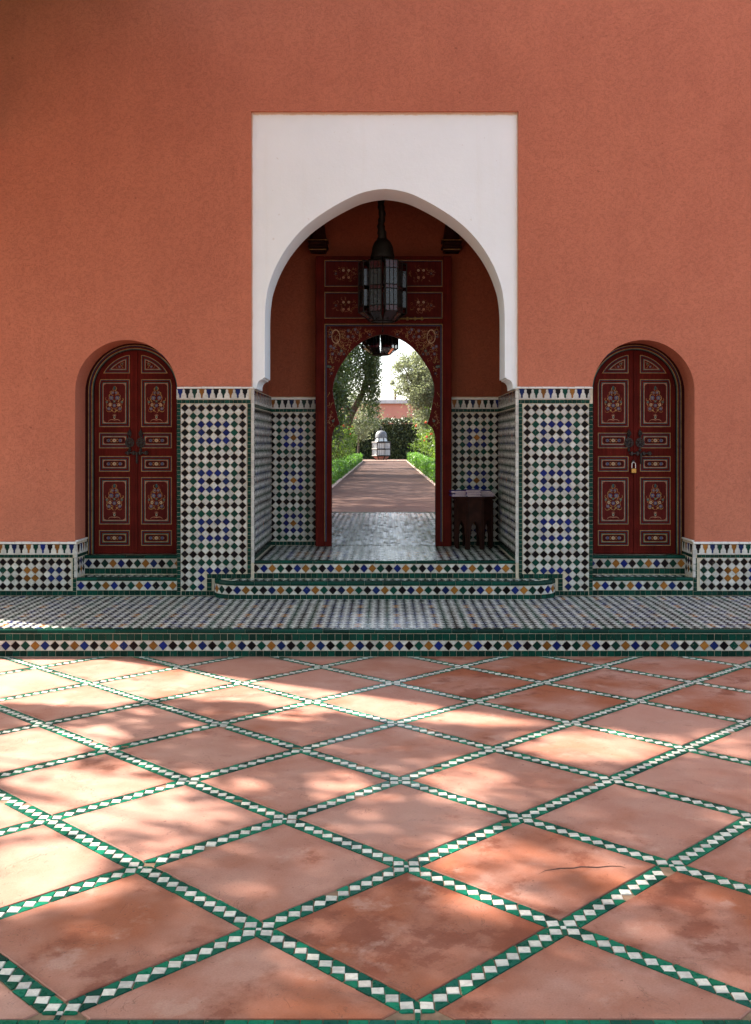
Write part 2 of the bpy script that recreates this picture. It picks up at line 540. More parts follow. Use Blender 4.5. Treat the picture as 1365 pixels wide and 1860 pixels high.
    def mesh(self, name, mats):
        me = bpy.data.meshes.new(name)
        me.from_pydata(self.v, [], self.f)
        for mm in mats:
            me.materials.append(MATS[mm])
        if len(mats) > 1:
            me.polygons.foreach_set('material_index', self.m)
        if any(self.t):
            at = me.attributes.new('tv', 'FLOAT', 'FACE')
            at.data.foreach_set('value', self.t)
        me.update()
        return me

    def build(self, name, mats, parent=None, kind=None, smooth=False):
        if isinstance(mats, str):
            mats = [mats]
        me = self.mesh(name, mats)
        if smooth:
            me.polygons.foreach_set('use_smooth', [True] * len(me.polygons))
        return put(name, me, parent, kind=kind)


def put(name, me, parent=None, loc=None, rot=None, kind=None):
    o = bpy.data.objects.new(name, me)
    COL.objects.link(o)
    if loc is not None:
        o.location = loc
    if rot is not None:
        o.rotation_euler = rot
    if parent is not None:
        o.parent = parent
        if parent.parent is None and parent.type == 'EMPTY':
            o.matrix_parent_inverse = Matrix.Translation(-Vector(parent.location))
    if kind:
        o['kind'] = kind
    return o


def tag(o, label, cat=None, group=None, kind=None):
    o['label'] = label
    if cat:
        o['category'] = cat
    if group:
        o['group'] = group
    if kind:
        o['kind'] = kind
    return o


def thing(name, label, cat, loc=(0, 0, 0), group=None):
    o = bpy.data.objects.new(name, None)
    COL.objects.link(o)
    o.location = loc
    o.empty_display_size = 0.2
    return tag(o, label, cat, group, 'thing')


def copy_thing(root):
    r = root.copy()
    COL.objects.link(r)
    for ch in list(root.children):
        c = ch.copy()
        COL.objects.link(c)
        c.parent = r
        c.matrix_parent_inverse = ch.matrix_parent_inverse.copy()
        for g in list(ch.children):
            d = g.copy()
            COL.objects.link(d)
            d.parent = c
            d.matrix_parent_inverse = g.matrix_parent_inverse.copy()
    return r


FLAT = (Vector((0, 0, 0)), Vector((1, 0, 0)), Vector((0, 1, 0)), Vector((0, 0, 1)))
_shared = {}


def shared_tile(key, poly, mat, h=0.006, bev=0.0018):
    if key not in _shared:
        mb = MB()
        mb.tile(poly, FLAT, h, bev)
        _shared[key] = mb.mesh(key.split('|')[0], [mat])
    return _shared[key]


def diamond(a, b):
    return [(-a, 0), (0, -b), (a, 0), (0, b)]


def wall_frame(x, y, z):
    return (Vector((x, y, z)), Vector((1, 0, 0)), Vector((0, 0, 1)), Vector((0, -1, 0)))


def jit(s):
    return rnd.uniform(-s, s)


FACING = R(90)

# ------------------------------------------------------------------ the facade
YW = 9.59          # face of the wall
TZ = 0.20          # terrace level
VZ = 0.515         # vestibule level
H = 7.25
XL, XR = -5.3, 8.5
NC = 2.372         # niche centre
NH = 0.470         # niche half width
NS = 2.073         # niche springing


def arch_outline(cx, hw, zs, z0, n=28, lift=1.0):
    """bottom right, up, over the round head, down to bottom left"""
    pts = [(cx + hw, z0), (cx + hw, zs)]
    for k in range(1, n):
        a = PI * k / n
        pts.append((cx + hw * math.cos(a), zs + hw * lift * math.sin(a)))
    pts += [(cx - hw, zs), (cx - hw, z0)]
    return pts


facade = thing('facade_wall', 'tall terracotta stucco facade with white pointed portal and two arched niches', 'wall', (0, YW, 0))
outer = [(XL, 0.0), (XL, H), (XR, H), (XR, 0.0)]
notches = arch_outline(NC, NH, NS, 0.0) + [(1.226, 0.0), (1.226, 4.640), (-1.226, 4.640), (-1.226, 0.0)] + arch_outline(-NC, NH, NS, 0.0)
mb = MB()
mb.prism(outer + notches, [], YW, YW + 0.5)
# rest of the block: ends, rear wall with the garden exit, roof
mb.box(XL, XL + 0.4, YW + 0.5, 16.3, 0, H)
mb.box(XR - 0.4, XR, YW + 0.5, 16.3, 0, H)
mb.box(XL + 0.4, XR - 0.4, YW + 0.5, 16.3, H - 0.3, H)
rear = [(XL + 0.4, 0.0), (XL + 0.4, H - 0.3), (XR - 0.4, H - 0.3), (XR - 0.4, 0.0), (1.22, 0.0), (1.22, 3.75), (-1.22, 3.75), (-1.22, 0.0)]
mb.prism(rear, [], 15.9, 16.3)
mb.build('stucco_wall', 'stucco', facade)

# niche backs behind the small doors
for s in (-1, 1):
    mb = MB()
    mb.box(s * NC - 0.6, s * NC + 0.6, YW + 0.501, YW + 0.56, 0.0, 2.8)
    mb.build('niche_back', 'shaded_stucco', facade)

# white portal surround with its pointed arch and scrolled feet
half = [(1.178, 2.095), (1.178, 2.125), (1.172, 2.150), (1.158, 2.170), (1.138, 2.182), (1.122, 2.185), (1.122, 2.196), (1.1045, 2.200)]
curve = [(1.1045, 2.64), (1.1025, 2.80), (1.092, 2.93), (1.068, 3.05), (0.998, 3.232), (0.884, 3.42), (0.722, 3.598), (0.51, 3.751), (0.279, 3.874), (0.13, 3.920), (0.0, 3.937)]


def catmull(p, n=5):
    out = []
    for i in range(len(p) - 1):
        a, b, c, d = p[max(i - 1, 0)], p[i], p[i + 1], p[min(i + 2, len(p) - 1)]
        for k in range(n):
            t = k / n
            out.append(tuple(0.5 * (2 * b[j] + (c[j] - a[j]) * t + (2 * a[j] - 5 * b[j] + 4 * c[j] - d[j]) * t * t + (3 * b[j] - a[j] - 3 * c[j] + d[j]) * t ** 3) for j in (0, 1)))
    out.append(p[-1])
    return out


side = half + catmull(curve)
outline = [(1.2255, 2.095), (1.2255, 4.6395), (-1.2255, 4.6395), (-1.2255, 2.095)] + [(-x, z) for x, z in side] + [(x, z) for x, z in side[-2::-1]]
mb = MB()
mb.prism(outline, [], YW + 0.028, YW + 0.475)
mb.build('portal_surround', 'white_plaster', facade)

# vestibule shell: side walls, back wall round the red door, ceiling, passage behind
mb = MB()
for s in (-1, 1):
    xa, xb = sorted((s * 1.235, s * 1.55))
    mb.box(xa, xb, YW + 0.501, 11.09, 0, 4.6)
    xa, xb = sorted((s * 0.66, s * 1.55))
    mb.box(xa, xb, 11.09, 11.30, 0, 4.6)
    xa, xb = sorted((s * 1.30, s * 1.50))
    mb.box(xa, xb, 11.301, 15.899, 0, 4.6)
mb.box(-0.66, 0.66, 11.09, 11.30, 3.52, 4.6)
mb.build('vestibule_wall', 'shaded_stucco', facade)
mb = MB()
mb.box(-1.55, 1.55, YW + 0.502, 15.899, 4.601, 4.75)
mb.build('vestibule_ceiling', 'dark_wood', facade)

# ------------------------------------------------------------------ glazed tile work
PIT = 0.0750


def tile_objects(thing_o, items, name, frame_kind):
    pass


def field(th, cols, rows, x0, z0, ph, pv, y, colour, skip=None, singles=True, edges=True):
    """checkered field on a wall facing the court. x0, z0: centre of the top left dark piece"""
    a, b = ph * 0.465, pv * 0.465
    rest = MB()

    def emit(ch, x, z, nm):
        if skip and skip(x, z):
            return
        if singles:
            me = shared_tile('%s|d%.4f%.4f%s' % (nm, ph, pv, ch), diamond(a, b), COLOURS[KEY[ch]])
            put(nm, me, th, (x + jit(0.0013), y + jit(0.0006), z + jit(0.0013)), (FACING + jit(0.03), jit(0.05), jit(0.03)))
        else:
            rest.tile(diamond(a, b), wall_frame(x + jit(0.0006), y + jit(0.0006), z), 0.006, 0.0018, KEY[ch], rnd.random())

    for j in range(rows):
        for i in range(cols):
            emit(colour(i, j), x0 + i * ph, z0 - j * pv, 'tile')
            if i < cols - 1 and j < rows - 1:
                emit('W', x0 + (i + 0.5) * ph, z0 - (j + 0.5) * pv, 'white_tile')
    if edges:
        k = 0.93
        for i in range(cols - 1):
            for j, s in ((0, 1), (rows - 1, -1)):
                x, z = x0 + (i + 0.5) * ph, z0 - j * pv + s * pv * 0.5
                if skip and skip(x, z):
                    continue
                rest.tile([(-a * k, 0), (0, -s * b * k), (a * k, 0)], wall_frame(x, y, z), 0.006, 0.0015, 1, rnd.random())
        for j in range(rows - 1):
            for i, s in ((0, -1), (cols - 1, 1)):
                x, z = x0 + i * ph + s * ph * 0.5, z0 - (j + 0.5) * pv
                if skip and skip(x, z):
                    continue
                rest.tile([(0, -b * k), (-s * a * k, 0), (0, b * k)], wall_frame(x, y, z), 0.006, 0.0015, 1, rnd.random())
    if rest.f:
        rest.build('edge_tile' if singles else 'tile', COLOURS, th, kind='stuff')


def square_run(mb, x0, x1, z0, z1, y, pitch, m=2, vertical=False, h=0.005):
    """a row (or a column) of small square pieces"""
    L = (z1 - z0) if vertical else (x1 - x0)
    n = max(1, round(L / pitch))
    cuts = [0] + [(k + jit(0.12)) / n for k in range(1, n)] + [1]
    g = 0.0012
    for k in range(n):
        a, b = cuts[k] * L, cuts[k + 1] * L
        if vertical:
            p = [(0, a + g), (x1 - x0, a + g), (x1 - x0, b - g), (0, b - g)]
        else:
            p = [(a + g, 0), (b - g, 0), (b - g, z1 - z0), (a + g, z1 - z0)]
        mb.tile(p, wall_frame(x0, y + jit(0.0008), z0), h, 0.0015, m, rnd.random())


def merlon_half(w, h):
    return [(x * w, z * h) for x, z in ((0.5, 0), (0.5, 0.11), (0.37, 0.15), (0.37, 0.43), (0.29, 0.45), (0.29, 0.56), (0.17, 0.58), (0.165, 0.88), (0.06, 0.95), (0.0, 0.96))]


def crenel(th, x0, n, z0, z1, y, pitch, seq, first_half=True, singles=True, mb=None):
    """white stepped merlons with coloured pieces hanging between them. x0: centre of the first coloured piece"""
    h = z1 - z0
    w = pitch * 0.985
    mh = merlon_half(w, h)
    mer = mh + [(-x, z) for x, z in mh[-2::-1]]
    wp = pitch
    ph = merlon_half(wp * 1.03, h)
    hang = [(wp * 0.5 - x - 0.0, z) for x, z in ph]
    hang = [(max(0.0, min(wp * 0.5 - 0.001, x)), z) for x, z in hang if z > 0.105 * h]
    right = hang + [(wp * 0.475, h * 0.985)]
    pend = right + [(-x, z) for x, z in right[::-1]]
    pend = [p for k, p in enumerate(pend) if k == 0 or (abs(p[0] - pend[k - 1][0]) + abs(p[1] - pend[k - 1][1])) > 1e-5]
    if pend[0] == pend[-1]:
        pend = pend[:-1]
    for k in range(n):
        ch = seq[k % len(seq)]
        if singles:
            me = shared_tile('crenel_tile|%.4f%.4f%s' % (pitch, h, ch), pend, COLOURS[KEY[ch]], 0.005, 0.001)
            put('crenel_tile', me, th, (x0 + k * pitch, y, z0), (FACING, 0, 0))
        else:
            mb.tile(pend, wall_frame(x0 + k * pitch, y, z0), 0.005, 0.001, KEY[ch], rnd.random())
    for k in range(n + 1):
        x = x0 + (k - 0.5) * pitch
        if (k == 0 or k == n) and first_half:
            s = 1 if k == 0 else -1
            poly = [(0, 0)] + [(s * px, pz) for px, pz in mh]
            if singles:
                put('merlon_tile', shared_tile('merlon_tile|h%d%.4f%.4f' % (s, pitch, h), poly, 'white_glaze', 0.006, 0.001), th, (x, y - 0.001, z0), (FACING, 0, 0))
            else:
                mb.tile(poly, wall_frame(x, y - 0.001, z0), 0.006, 0.001, 1, rnd.random())
            continue
        if singles:
            put('merlon_tile', shared_tile('merlon_tile|%.4f%.4f' % (pitch, h), mer, 'white_glaze', 0.006, 0.001), th, (x, y - 0.001, z0), (FACING, 0, 0))
        else:
            mb.tile(mer, wall_frame(x, y - 0.001, z0), 0.006, 0.001, 1, rnd.random())


def pier_colour(i, j):
    r = j % 6
    if r == 0 or i in (0, 7):
        return 'K'
    if r in (1, 5) or i in (1, 6):
        return 'G'
    if r == 3 and i in (3, 4):
        return 'K'
    return 'B'


DP = 0.026     # how far the tile work stands proud of the stucco
for s in (-1, 1):
    lab = ('checkered zellige pier between the white portal and the left arched door' if s < 0 else
           'checkered zellige pier between the white portal and the padlocked right door')
    th = thing('tiled_pier', lab, 'pier', (s * 1.55, YW, TZ), 'tiled piers beside the portal')
    x_in, x_out = 1.199, 1.903
    xa, xb = (-x_out, -x_in) if s < 0 else (x_in, x_out)
    body = MB()
    body.box(xa, xb, YW - DP + 0.006, YW - 0.0005, TZ, 2.106)
    # the return face inside the portal
    ra, rb = (-1.2255, -1.203) if s < 0 else (1.203, 1.2255)
    body.box(ra, rb, YW - 0.0004, 11.089, VZ - 0.02, 2.088)
    body.build('backing', 'grout', th)
    y = YW - DP + 0.006
    fx = (-1.830 if s < 0 else 1.830 - 7 * 0.0753)

    def skip(x, z, s=s):
        return abs(x) < 1.655 and z < 0.405

    field(th, 8, 23, fx, 1.917, 0.0753, 0.0744, y, pier_colour, skip)
    crenel(th, xa + (0.030 if s < 0 else 0.055), 10, 1.997, 2.094, y, 0.0659, 'BKGOBKGOBK')
    e = MB()
    square_run(e, xa + 0.001, xb - 0.028, 1.960, 1.992, y, 0.039)
    la, lb = (xa + 0.001, xa + 0.034) if s < 0 else (xb - 0.034, xb - 0.001)
    square_run(e, la, lb, TZ + 0.002, 1.958, y, 0.038, vertical=True)
    la, lb = (-1.258, -1.226) if s < 0 else (1.226, 1.258)
    square_run(e, la, lb, 0.37, 1.958, y, 0.038, vertical=True)
    square_run(e, -1.863 if s < 0 else 1.262, -1.262 if s < 0 else 1.863, TZ + 0.002, 0.242, y, 0.038)
    # green frame round the foot of the entrance step
    la, lb = (-1.628, -1.228) if s < 0 else (1.228, 1.628)
    square_run(e, la, lb, 0.358, 0.398, y - 0.001, 0.043)
    la, lb = (-1.628, -1.585) if s < 0 else (1.585, 1.628)
    square_run(e, la, lb, 0.245, 0.355, y - 0.001, 0.042, vertical=True)
    e.build('border_tile', COLOURS, th, kind='stuff')
    # white bullnose down the corner, ledge on top
    e = MB()
    z = 0.50
    while z < 2.09:
        z2 = min(z + rnd.uniform(0.06, 0.085), 2.09)
        xa2, xb2 = (-1.224, -1.195) if s < 0 else (1.195, 1.224)
        e.bbox(xa2, xb2, y - 0.008, y + 0.016, z, z2 - 0.0015, 0.004, 0, rnd.random())
        z = z2
    e.build('corner_trim', 'white_glaze', th)
    e = MB()
    x = xa
    while x < xb - 0.001:
        x2 = min(x + rnd.uniform(0.05, 0.1), xb)
        e.bbox(x + 0.0008, x2 - 0.0008, y - 0.012 + jit(0.002), YW - 0.001, 2.0945, 2.111 + jit(0.0015), 0.003, 0, rnd.random())
        x = x2
    e.build('ledge', 'ledge', th)
    # tiles of the return face (seen edge on)
    e = MB()
    xf = s * 1.203
    n = Vector((-s, 0, 0))
    for j in range(19):
        for i in range(19):
            c = 'K' if (i % 6 == 0 or j % 6 == 0) else ('O' if (i % 6 == 3 and j % 6 == 3) else ('B' if (i % 6 in (2, 3, 4) and j % 6 in (2, 3, 4)) else 'G'))
            for ch, oy, oz in ((c, 0, 0), ('W', 0.5, 0.5)):
                yy, zz = YW + 0.05 + (i + oy) * PIT, 1.885 - (j + oz) * 0.0725
                if zz < 0.56 or yy > 11.05:
                    continue
                fr = (Vector((xf, yy, zz)), Vector((0, 1, 0)), Vector((0, 0, 1)), n)
                e.tile(diamond(PIT * 0.465, 0.0725 * 0.465), fr, 0.005, 0.0015, KEY[ch], rnd.random())
    for k in range(36):
        yy = YW + 0.012 + k * 0.0405
        for za, zb in ((0.518, 0.555), (1.925, 1.957)):
            fr = (Vector((xf, yy, za)), Vector((0, 1, 0)), Vector((0, 0, 1)), n)
            e.tile([(0.001, 0), (0.039, 0), (0.039, zb - za), (0.001, zb - za)], fr, 0.005, 0.0012, 2, rnd.random())
    for k in range(22):
        yy = YW + 0.03 + k * 0.066
        for ch, poly in (('WBKGO'[1 + k % 4], [(-0.03, 0.12), (-0.012, 0.02), (0.012, 0.02), (0.03, 0.12)]), ('W', [(0.008, 0), (0.058, 0), (0.045, 0.05), (0.036, 0.1), (0.03, 0.1), (0.02, 0.05)])):
            fr = (Vector((xf, yy, 1.960)), Vector((0, 1, 0)), Vector((0, 0, 1)), n)
            e.tile(poly, fr, 0.005, 0.0012, KEY[ch], rnd.random())
    e.build('return_tile', COLOURS, th, kind='stuff')

# dados on the vestibule's back wall, either side of the red door
for s in (-1, 1):
    th = thing('tiled_dado', ('checkered dado on the shaded back wall left of the tall red door' if s < 0 else
                              'checkered dado on the shaded back wall behind the small table'), 'dado', (s * 0.95, 11.09, VZ), 'dados inside the vestibule')
    y = 11.07
    b = MB()
    b.box(*sorted((s * 0.66, s * 1.202)), y, 11.0895, VZ - 0.02, 2.085)
    b.build('backing', 'grout', th)

    def bcol(i, j):
        if i in (0, 6) or j % 6 == 0:
            return 'K'
        if i in (1, 5) or j % 6 in (1, 5):
            return 'G'
        return 'O' if (i == 3 and j % 6 == 3) else 'B'
    x0 = (-1.195 if s < 0 else 0.745)
    field(th, 7, 18, x0, 1.880, 0.0755, 0.0755, y, bcol)
    e = MB()
    square_run(e, *sorted((s * 0.70, s * 1.20)), 1.925, 1.957, y, 0.04)
    square_run(e, *sorted((s * 0.70, s * 1.20)), VZ, 0.553, y, 0.04)
    e.build('border_tile', COLOURS, th, kind='stuff')
    crenel(th, (-1.185 if s < 0 else 0.735), 8, 1.960, 2.055, y, 0.0659, 'OGKB')
    e = MB()
    e.bbox(*sorted((s * 0.70, s * 1.20)), y - 0.012, 11.088, 2.056, 2.073, 0.003)
    e.build('ledge', 'ledge', th)


# low dados on the outer walls
def low_col(s):
    seq = 'KBBKOOKGG' if s < 0 else 'GGKOOKBBK'

    def f(i, j):
        if j in (0, 3):
            return 'K'
        return seq[(-1 - i) % 9] if s < 0 else seq[i % 9]
    return f


for s in (-1, 1):
    th = thing('low_dado', ('low checkered tile dado along the wall left of the left arched door' if s < 0 else
                            'low checkered tile dado along the wall right of the padlocked door'), 'dado', (s * 3.2, YW, TZ), 'low dados on the outer walls')
    y = YW - DP + 0.006
    xi = 2.822
    xe = 5.29 if s < 0 else 5.9
    xa, xb = (-xe, -xi) if s < 0 else (xi, xe)
    b = MB()
    b.box(xa, xb, y, YW - 0.0005, TZ, 0.690)
    ra, rb = (-2.8415, -2.824) if s < 0 else (2.824, 2.8415)
    b.box(ra, rb, YW - 0.0004, 9.955, TZ, 0.690)
    b.build('backing', 'grout', th)
    ncol = 30 if s < 0 else 36
    f = low_col(s)
    # the last column next to the door corner
    xc = 2.906
    x_first = (-xc - (ncol - 1) * 0.0737) if s < 0 else xc + 0.012
    g = (lambda i, j, f=f: f(i - ncol, j)) if s < 0 else f
    field(th, ncol, 4, x_first, 0.507, 0.0737, 0.0742, y, g)
    ncr = 36
    if s < 0:
        crenel(th, -xi - 0.045 - (ncr - 1) * 0.0655, ncr, 0.577, 0.672, y, 0.0655, 'KOGB')
    else:
        crenel(th, xi + 0.045, ncr, 0.577, 0.672, y, 0.0655, 'KOBG')
    e = MB()
    ia, ib = (xa, -xi - 0.034) if s < 0 else (xi + 0.034, xb)
    square_run(e, ia, ib, 0.547, 0.574, y, 0.039)
    square_run(e, ia, ib, TZ + 0.002, 0.243, y, 0.047)
    ia, ib = (-xi - 0.034, -xi - 0.002) if s < 0 else (xi + 0.002, xi + 0.034)
    square_run(e, ia, ib, TZ + 0.002, 0.545, y, 0.038, vertical=True)
    e.build('border_tile', COLOURS, th, kind='stuff')
    e = MB()
    x = xa
    while x < xb - 0.001:
        x2 = min(x + rnd.uniform(0.06, 0.11), xb)
        e.bbox(x + 0.0008, x2 - 0.0008, y - 0.012 + jit(0.002), YW - 0.001, 0.6725, 0.692 + jit(0.0015), 0.003, 0, rnd.random())
        x = x2
    yy = YW + 0.001
    while yy < 9.95:
        y2 = min(yy + 0.07, 9.955)
        e.bbox(*sorted((s * 2.815, s * 2.841)), yy, y2 - 0.0015, 0.6905, 0.7035, 0.003, 0, rnd.random())
        yy = y2
    e.build('ledge', 'ledge', th)
    e = MB()
    z = 0.365
    while z < 0.67:
        z2 = min(z + 0.062, 0.67)
        e.bbox(*sorted((s * 2.818, s * 2.845)), y - 0.008, y + 0.016, z, z2 - 0.0015, 0.004, 0, rnd.random())
        z = z2
    e.build('corner_trim', 'white_glaze', th)
    e = MB()
    n = Vector((-s, 0, 0))
    xf = s * 2.824
    for i in range(5):
        yy = YW + 0.045 + i * 0.075
        for j in range(2):
            for ch, oy, oz in (('KBGO'[(i + 2 * j) % 4], 0, 0), ('W', 0.5, 0.5)):
                fr = (Vector((xf, yy + oy * 0.075, 0.505 - (j + oz) * 0.0742)), Vector((0, 1, 0)), Vector((0, 0, 1)), n)
                e.tile(diamond(0.0345, 0.0345), fr, 0.005, 0.0015, KEY[ch], rnd.random())
        fr = (Vector((xf, yy, 0.577)), Vector((0, 1, 0)), Vector((0, 0, 1)), n)
        e.tile([(-0.03, 0.09), (-0.02, 0.04), (0, 0.012), (0.02, 0.04), (0.03, 0.09)], fr, 0.005, 0.0012, KEY['KBOG'[i % 4]], rnd.random())
        fr = (Vector((xf, yy + 0.0375, 0.577)), Vector((0, 1, 0)), Vector((0, 0, 1)), n)
        e.tile([(-0.034, 0), (0.034, 0), (0.02, 0.04), (0.008, 0.085), (-0.008, 0.085), (-0.02, 0.04)], fr, 0.006, 0.0012, 1, rnd.random())
        fr = (Vector((xf, yy - 0.035, 0.547)), Vector((0, 1, 0)), Vector((0, 0, 1)), n)
        e.tile([(0, 0), (0.072, 0), (0.072, 0.027), (0, 0.027)], fr, 0.005, 0.0012, 2, rnd.random())
    e.build('return_tile', COLOURS, th, kind='stuff')


# ------------------------------------------------------------------ risers and steps
class Path:
    def __init__(self, pts):
        self.p = [Vector((x, y, 0)) for x, y in pts]
        self.s = [0]
        for a, b in zip(self.p, self.p[1:]):
            self.s.append(self.s[-1] + (b - a).length)
        self.L = self.s[-1]

    def at(self, s):
        s = max(0.0, min(self.L - 1e-6, s))
        for i in range(len(self.p) - 1):
            if s <= self.s[i + 1]:
                d = (self.p[i + 1] - self.p[i])
                u = d.normalized()
                return self.p[i] + u * (s - self.s[i]), u
        return self.p[-1], (self.p[-1] - self.p[-2]).normalized()

    def frame(self, s, z, off=0.0):
        q, u = self.at(s)
        n = Vector((u.y, -u.x, 0))
        return (Vector((q.x, q.y, z)) + n * off, u, Vector((0, 0, 1)), n)

    def euler(self, s):
        q, u = self.at(s)
        return Euler((FACING, 0, math.atan2(u.y, u.x)))


def riser(th, path, layers, seq, start=0.0, lim=(-1e9, 1e9)):
    """layers from the top: (kind, z0, z1, pitch). Pieces are single objects."""
    for kind, z0, z1, pitch in layers:
        h = z1 - z0
        if kind == 'nosing':
            s = start
            while s < path.L - 0.01:
                w = min(pitch * rnd.uniform(0.97, 1.03), path.L - s)
                mb = MB()
                # slab with rounded front lip, following the path
                k = max(1, int(w / 0.06)) if len(path.p) > 2 else 1
                t = rnd.random()
                up = jit(0.0012)
                for q in range(k):
                    a, b = s + w * q / k + (0.0012 if q == 0 else 0), s + w * (q + 1) / k - (0.0012 if q == k - 1 else 0)
                    fa, fb = path.frame(a, 0), path.frame(b, 0)
                    prof = [(0.001, z0), (0.0085, z0 + 0.004), (0.0105, z0 + h * 0.5), (0.008, z1 - 0.005 + up), (0.001, z1 + up), (-0.045, z1 + up), (-0.045, z1 - 0.01)]
                    pa = [fa[0] + fa[3] * o + Vector((0, 0, z)) for o, z in prof]
                    pb = [fb[0] + fb[3] * o + Vector((0, 0, z)) for o, z in prof]
                    nn = len(prof)
                    mb.idx(pa + pb, [(i, nn + i, nn + (i + 1) % nn, (i + 1) % nn) for i in range(nn)] + [tuple(range(nn)), tuple(range(2 * nn - 1, nn - 1, -1))], 0, t)
                mb.build('nosing_tile', 'green_glaze', th)
                s += w
        elif kind == 'square':
            n = round((path.L - start) / pitch)
            p = (path.L - start) / n
            for k in range(n):
                w = p * rnd.uniform(0.92, 0.985)
                key = 'square_tile|%.4f%.4f%d' % (p, h, k % 4)
                w = p * (0.93 + 0.015 * (k % 4))
                me = shared_tile(key, [(-w / 2, 0), (w / 2, 0), (w / 2, h - 0.002), (-w / 2, h - 0.002)], 'green_glaze', 0.005, 0.0016)
                s = start + (k + 0.5) * p
                q, u = path.at(s)
                e = path.euler(s)
                put('square_tile', me, th, (q.x, q.y + jit(0.0006), z0 + 0.001), (e.x + jit(0.008), jit(0.015), e.z + jit(0.012)))
        elif kind == 'band':
            n = round((path.L - start) / pitch)
            p = (path.L - start) / n
            a, b = p * 0.465, h * 0.475
            tri = MB()
            for k in range(n):
                s = start + (k + 0.5) * p
                q, u = path.at(s)
                ch = seq[k % len(seq)]
                e = path.euler(s)
                me = shared_tile('tile|b%.4f%.4f%s' % (p, h, ch), diamond(a, b), COLOURS[KEY[ch]])
                put('tile', me, th, (q.x, q.y + jit(0.0006), (z0 + z1) / 2 + jit(0.0005)), (e.x + jit(0.01), jit(0.03), e.z + jit(0.01)))
            for k in range(n + 1):
                s = start + k * p
                for sg in (1, -1):
                    fr = path.frame(s, (z0 + z1) / 2)
                    lo = -a * 0.94 if k > 0 else 0
                    hi = a * 0.94 if k < n else 0
                    tri.tile([(lo, sg * b), (0, sg * b * 0.07), (hi, sg * b)] if lo < hi else [(0, 0)] * 3, fr, 0.005, 0.0012, 0, rnd.random())
            tri.build('triangle_tile', 'white_glaze', th, kind='stuff')


def mosaic(th, x0, x1, y0, y1, z, pattern, n_single=0, inside=None, p=PIT, tilt=0.018):
    """checkered floor: dark pieces on the grid, white ones between; the front rows are single pieces"""
    nx, ny = int((x1 - x0) / p), max(1, int((y1 - y0) / p))
    p_x, p_y = (x1 - x0) / nx, (y1 - y0) / ny
    a, b = p_x * 0.468, p_y * 0.468
    rest = MB()
    cnt = {'tile': 0, 'white_tile': 0}
    for j in range(ny):
        order = sorted(range(nx), key=lambda i: abs(x0 + (i + 0.5) * p_x))
        for i in order:
            for nm, ch, ox, oy in (('tile', pattern(i, j), 0.5, 0.5), ('white_tile', 'W', 1.0, 1.0)):
                if nm == 'white_tile' and (i == nx - 1 or j == ny - 1):
                    continue
                x, y = x0 + (i + ox) * p_x, y0 + (j + oy) * p_y
                if inside and not inside(x, y):
                    continue
                if cnt[nm] < n_single and abs(x) < 0.37 * y + 0.1:
                    cnt[nm] += 1
                    me = shared_tile('%s|m%.4f%.4f%s' % (nm, p_x, p_y, ch), diamond(a, b), COLOURS[KEY[ch]], 0.004, 0.0014)
                    put(nm, me, th, (x + jit(0.0005), y + jit(0.0005), z + jit(0.0004)), (jit(tilt), jit(tilt), jit(0.03)))
                else:
                    fr = (Vector((x, y, z + jit(0.0004))), Vector((1, jit(0.03), jit(tilt))), Vector((jit(0.03), 1, jit(tilt))), Vector((0, 0, 1)))
                    rest.tile(diamond(a, b), fr, 0.004, 0.0014, KEY[ch], rnd.random())
    if rest.f:
        rest.build('mosaic_tile', COLOURS, th, kind='stuff')


def carpet(i, j):
    u, v = i % 14, j % 14
    d = min(u, 13 - u, v, 13 - v)
    return 'KGKBOBK'[d] if d != 5 else ('O' if (u + v) % 2 else 'B')


def carpet2(i, j):
    u, v = (i + 3) % 8, j % 6
    if u == 0 or v == 5:
        return 'K'
    if u in (1, 7):
        return 'G'
    if u in (2, 6):
        return 'O' if v in (1, 2) else 'B'
    return 'B' if v % 2 else 'K'


# the terrace in front of the wall
YT = 7.815
terrace = bpy.data.objects.new('terrace', None)
COL.objects.link(terrace)
terrace.location = (0, YT, 0)
tag(terrace, 'raised mosaic terrace along the foot of the facade', kind='structure')
mb = MB()
mb.box(XL, XR, YT + 0.004, 11.2, -0.05, TZ - 0.004)
mb.build('terrace_core', 'grout', terrace)
tp = Path([(XL, YT + 0.004), (3.75, YT + 0.004)])
riser(terrace, tp, [('nosing', 0.173, 0.202, 0.193), ('square', 0.120, 0.171, 0.0535), ('band', 0.0455, 0.1185, 0.0738), ('square', 0.001, 0.044, 0.0535)], 'OBKG', 0.0)
tp = Path([(3.75, YT + 0.004), (XR, YT + 0.004)])
e = MB()
for k in range(89):
    x = 3.752 + k * 0.0535
    for z0, z1 in ((0.001, 0.043), (0.0455, 0.118), (0.120, 0.170)):
        e.tile([(0, 0), (0.0515, 0), (0.0515, z1 - z0), (0, z1 - z0)], wall_frame(x, YT + 0.004, z0), 0.005, 0.0015, 2 if z0 != 0.0455 else (1, 0, 1, 3)[k % 4], rnd.random())
e.box(3.752, XR, YT - 0.006, YT + 0.05, 0.173, 0.202, 2)
e.build('far_riser_tile', COLOURS, terrace, kind='stuff')
mosaic(terrace, XL + 0.01, XR - 0.01, YT + 0.055, 9.55, TZ - 0.004, carpet2, 290)

